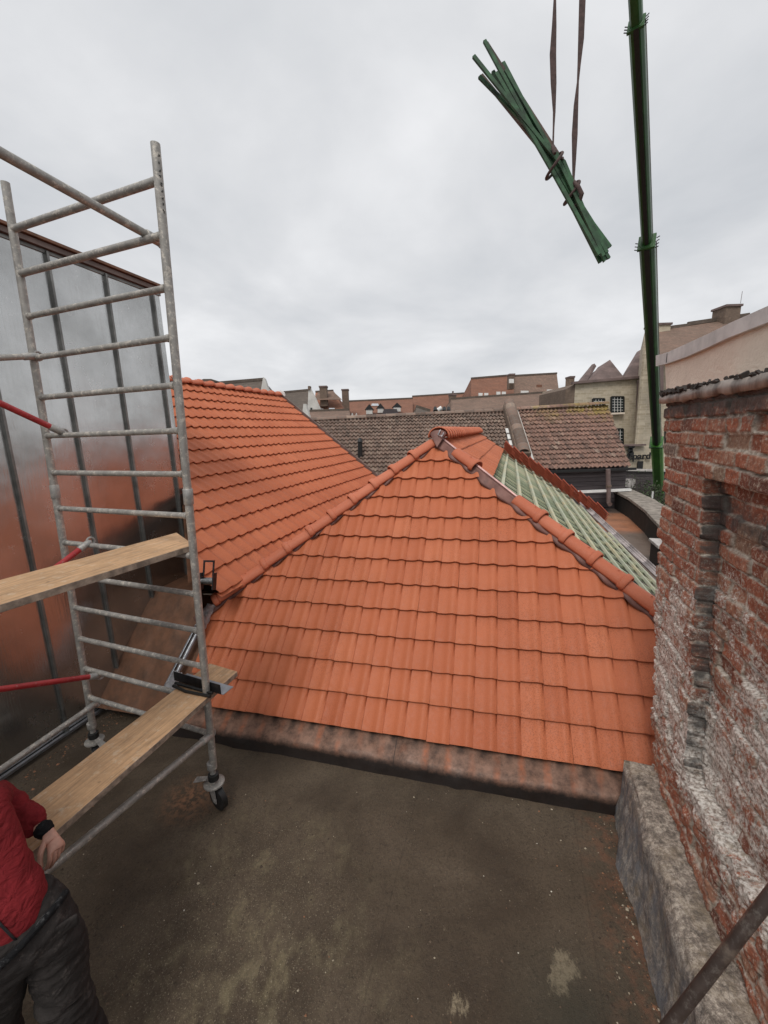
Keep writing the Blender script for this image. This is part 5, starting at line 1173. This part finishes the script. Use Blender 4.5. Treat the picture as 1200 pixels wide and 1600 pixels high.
# real hands as fine skinned meshes, joined to the body mesh
def hand_mesh(wr, d, pn_, sd_, curl, tag_):
    d=nrm(d); pn_=nrm(pn_-d*pn_.dot(d)); sd_=nrm(sd_-d*sd_.dot(d)-pn_*sd_.dot(pn_))
    nodes=[(*(wr-d*.05),.026,.021),(*(wr),.024,.019),(*(wr+d*.035),.029,.020),(*(wr+d*.07),.033,.018)]; eds=[(0,1),(1,2),(2,3)]
    for k,(off,L,c) in enumerate([(.030,.078,.9),(.011,.086,1.),(-.010,.080,1.1),(-.029,.064,1.25)]):
        b=len(nodes); kn=wr+d*(.088-.004*abs(k-1))+sd_*off; r=.0098-.0006*k
        nodes.append((*kn,.0115)); eds.append((3,b)); p=kn; ang=.25*curl*c; dirv=d
        for seg,l in enumerate((.45,.30,.25)):
            ang += (.55*curl*c); dirv = d*math.cos(ang)+pn_*math.sin(ang); p = p+dirv*L*l*1.0; nodes.append((*p, r*(1-.10*seg))); eds.append((len(nodes)-2 if seg else b, len(nodes)-1))
    b=len(nodes); t0=wr+d*.03+sd_*.028+pn_*.006; nodes.append((*t0,.0145)); eds.append((2,b)); t1=t0+d*.030+sd_*.020+pn_*.018; t2=t1+d*.028+sd_*.002+pn_*.020; t3=t2+d*.020-sd_*.006+pn_*.014
    for j,(t,r) in enumerate(((t1,.0125),(t2,.0108),(t3,.0092))): nodes.append((*t,r)); eds.append((b+j,b+j+1))
    return skin('h'+tag_, nodes, eds, M_['skin'], None, 2)
hl = hand_mesh(wr_l, hd_l-wr_l, A_(-.75,.05,-.5), A_(.1,-.95,.0), 1.0, 'l')
hr = hand_mesh(wr_r, A_(.12,.02,-.10), A_(-.3,.8,-.3), A_(.3,.2,.6), .9, 'r')
def join(base, others):
    bm = bmesh.new(); bm.from_mesh(base.data)
    for o in others: bm.from_mesh(o.data); bpy.data.objects.remove(o)
    bm.to_mesh(base.data); bm.free(); base.data.polygons.foreach_set('use_smooth',[True]*len(base.data.polygons))
# face features
hd = hb+TX*.07; fx = nrm(FC-TX*FC.dot(TX)); fy_ = A_(-fx[1],fx[0],0)
fm = MB().tube([hd+fx*.075+Z*.02,hd+fx*.100-Z*.005,hd+fx*.082-Z*.02],[.007,.013,.010],8)
for s in (-1,1): fm.tube([hd+fy_*s*.074-fx*.0-Z*.02,hd+fy_*s*.086+Z*.0,hd+fy_*s*.076+Z*.03],[.008,.014,.009],8)
fm.tube([hd+fx*.078-fy_*.024-Z*.05,hd+fx*.088-Z*.048,hd+fx*.078+fy_*.024-Z*.05],[.003,.006,.003],6)
fo2 = fm.build('f', M_['skin'], None, True)
join(person,[hl,hr,fo2])
tag(person,'person in a red jacket and dusty dark work trousers, standing at the left edge','person')
def pchild(o): o.parent = person; return o
for s in (-1,1): c = hd+fx*.072+fy_*s*.030+Z*.018; pchild(MB().tube([c-fx*.004,c+fx*.008],[.010,.004],10).build('eye', M_['glass'], None, True))
hn = [(*(hd-fx*.01+Z*.03),.088,.09),(*(hd-fx*.025+Z*.07),.07,.075),(*(hd-fx*.045-Z*.01),.07,.075)]
pchild(skin('hair', hn, [(0,1),(0,2)], M_['hairm'], None, 2))
jn = [(*(pv-TX*.03),.140,.118),(*(pv+TX*.14),.135,.12),(*(pv+TX*.34),.14,.125),(*(pv+TX*.45),.10,.10),(*neck,.07,.07),
      (*(sh_l-LT*.03),.080),(*((sh_l+el_l)/2),.066),(*el_l,.060),(*((el_l*.5+wr_l*.5)),.054),(*(el_l*.16+wr_l*.84),.046),
      (*(sh_r+LT*.03),.085),(*((sh_r+el_r)/2),.070),(*el_r,.062),(*(el_r*.14+wr_r*.86),.046)]
je = [(0,1),(1,2),(2,3),(3,4),(2,5),(5,6),(6,7),(7,8),(8,9),(2,10),(10,11),(11,12),(12,13)]
jk = skin('jacket', jn, je, M_['redcloth'], None, 3); dispm(jk,.012,9,401,(1,1,1.6)); dispm(jk,.004,24,405,(1,1,1.6)); pchild(jk)
# zip down the jacket front
from mathutils.bvhtree import BVHTree
def onsurf(o, pts, d, off=.003):                       # drop points onto a mesh along -d
    bm = bmesh.new(); bm.from_mesh(o.data); bv = BVHTree.FromBMesh(bm); r_ = []
    for p in pts:
        h = bv.ray_cast(Vector(p+d*.5), Vector(-d))
        if h[0] is not None: r_.append(np.array(h[0])+d*off)
    bm.free(); return r_
fz_ = nrm(FC-TX*FC.dot(TX))
zp = onsurf(jk, [pv+TX*(-.06+.52*t/30) for t in range(31)], fz_, .002)
pchild(MB().tube(zp,.0042,6).build('zip', M_['darkmetal'], None, True))
cn_ = [(*(el_l*.20+wr_l*.80),.043),(*(wr_l+nrm(wr_l-el_l)*.012),.038)]
ck = skin('cuff', cn_, [(0,1)], M_['cuff'], None, 3); dispm(ck,.004,60,402); pchild(ck)
cn_ = [(*(el_r*.16+wr_r*.84),.042),(*(wr_r+nrm(wr_r-el_r)*.010),.037)]
pchild(skin('cuff', cn_, [(0,1)], M_['cuff'], None, 2))
tn = [(*(pv-Z*.03),.125,.105),(*(pv+TX*.12),.120,.10),(*hip_l,.095),(*((hip_l+kn_l)/2),.086),(*kn_l,.078),(*((kn_l+an_l)/2),.072),(*(an_l+Z*.02),.066),
      (*hip_r,.095),(*((hip_r+kn_r)/2),.088),(*kn_r,.078),(*((kn_r+an_r)/2),.072),(*(an_r+Z*.02),.066)]
te = [(0,1),(0,2),(2,3),(3,4),(4,5),(5,6),(0,7),(7,8),(8,9),(9,10),(10,11)]
tr = skin('trousers', tn, te, M_['trouser'], None, 4); dispm(tr,.020,4.5,403,(1,1,1.5)); dispm(tr,.0055,15,404,(1,1,2.)); pchild(tr)
# side pocket flap and knee patch
pk = MB(); c = hip_l+FC*.088+Z*.02+LT*.02; pk.box(c, LT*.050-Z*.008, Z*.026, FC*.008)
pchild(pk.build('pocket_flap', M_['trouser'], None, bevel=.008))
ring = []; lx = nrm(np.cross(TX,FC)); ly = np.cross(TX,lx)
for k in range(25):
    t = 2*math.pi*k/24; dd2 = lx*math.cos(t)+ly*math.sin(t); q_ = onsurf(tr,[pv-TX*.015],dd2,.004); ring += [z_ for z_ in q_ if np.linalg.norm(z_-pv)<.155]
pchild(MB().tube(ring,.014,8).build('belt', M_['cuff'], None, True))
for an,kn in ((an_l,kn_l),(an_r,kn_r)):
    pchild(skin('boot',[(*(an+Z*.03),.058),(*(A_(an[0]+.02,an[1],.052)),.052),(*(A_(an[0]+.13,an[1]-.03,.045)),.048,.042),(*(A_(an[0]+.19,an[1]-.045,.038)),.036)],[(0,1),(1,2),(2,3)],M_['bootm'],None,2))
# ================================================================== loose debris on the flat roof (uncountable)
dv=[]; df=[]; dr_=[]
def crumb(x_,y_,s,val):
    b=len(dv); a=random.uniform(0,6.28); h=s*random.uniform(.3,.8); z0=-.002+fbm(np.array([x_*1.6]),np.array([y_*1.6]),3,4)[0]*.010-.006
    for k in range(4): t=a+k*1.57+random.uniform(-.3,.3); dv.append((x_+s*math.cos(t)*random.uniform(.6,1.4),y_+s*math.sin(t),z0))
    dv.append((x_+random.uniform(-.3,.3)*s,y_,z0+h+.003)); df.extend([(b,b+1,b+4),(b+1,b+2,b+4),(b+2,b+3,b+4),(b+3,b,b+4)]); dr_.extend([val]*5)
for i in range(6500):
    px = random.uniform(0,1050); py = random.uniform(1180,1600); 
    x_,y_ = random.uniform(-2.6,1.6), random.uniform(.5,2.85)
    k = fbm(np.array([x_*2.5]),np.array([y_*2.5]),77,3)[0]
    if k < -.05 and random.random()<.8: continue
    s = abs(random.gauss(0,.0035))+.0018
    crumb(x_,y_,s, random.choices([.05,.4,.7,.85,1.],[.62,.30,.03,.04,.008])[0])
for i in range(500):                                   # brick dust and chips along the ledge and the metal wall
    t=random.random(); p = La+ld*t*1.6-lo_*abs(random.gauss(0,.08)); crumb(p[0]-.02,p[1],abs(random.gauss(0,.005))+.002, random.choice([.05,.1,.4,.4,.7,.7,.85]))
for i in range(900):
    p = W0+V*random.uniform(-1.6,.75)+U*(.10+abs(random.gauss(0,.12))); crumb(p[0],p[1],abs(random.gauss(0,.006))+.002, random.choice([.05,.3,.4,.7]))
me = bpy.data.meshes.new('debris'); me.from_pydata(dv,[],df); at = me.attributes.new('rnd','FLOAT','POINT'); at.data.foreach_set('value',np.array(dr_,np.float32))
tag(link('debris', me, M_['debris']), 'scattered grit and mortar crumbs over the flat roof', 'debris', kind='stuff')
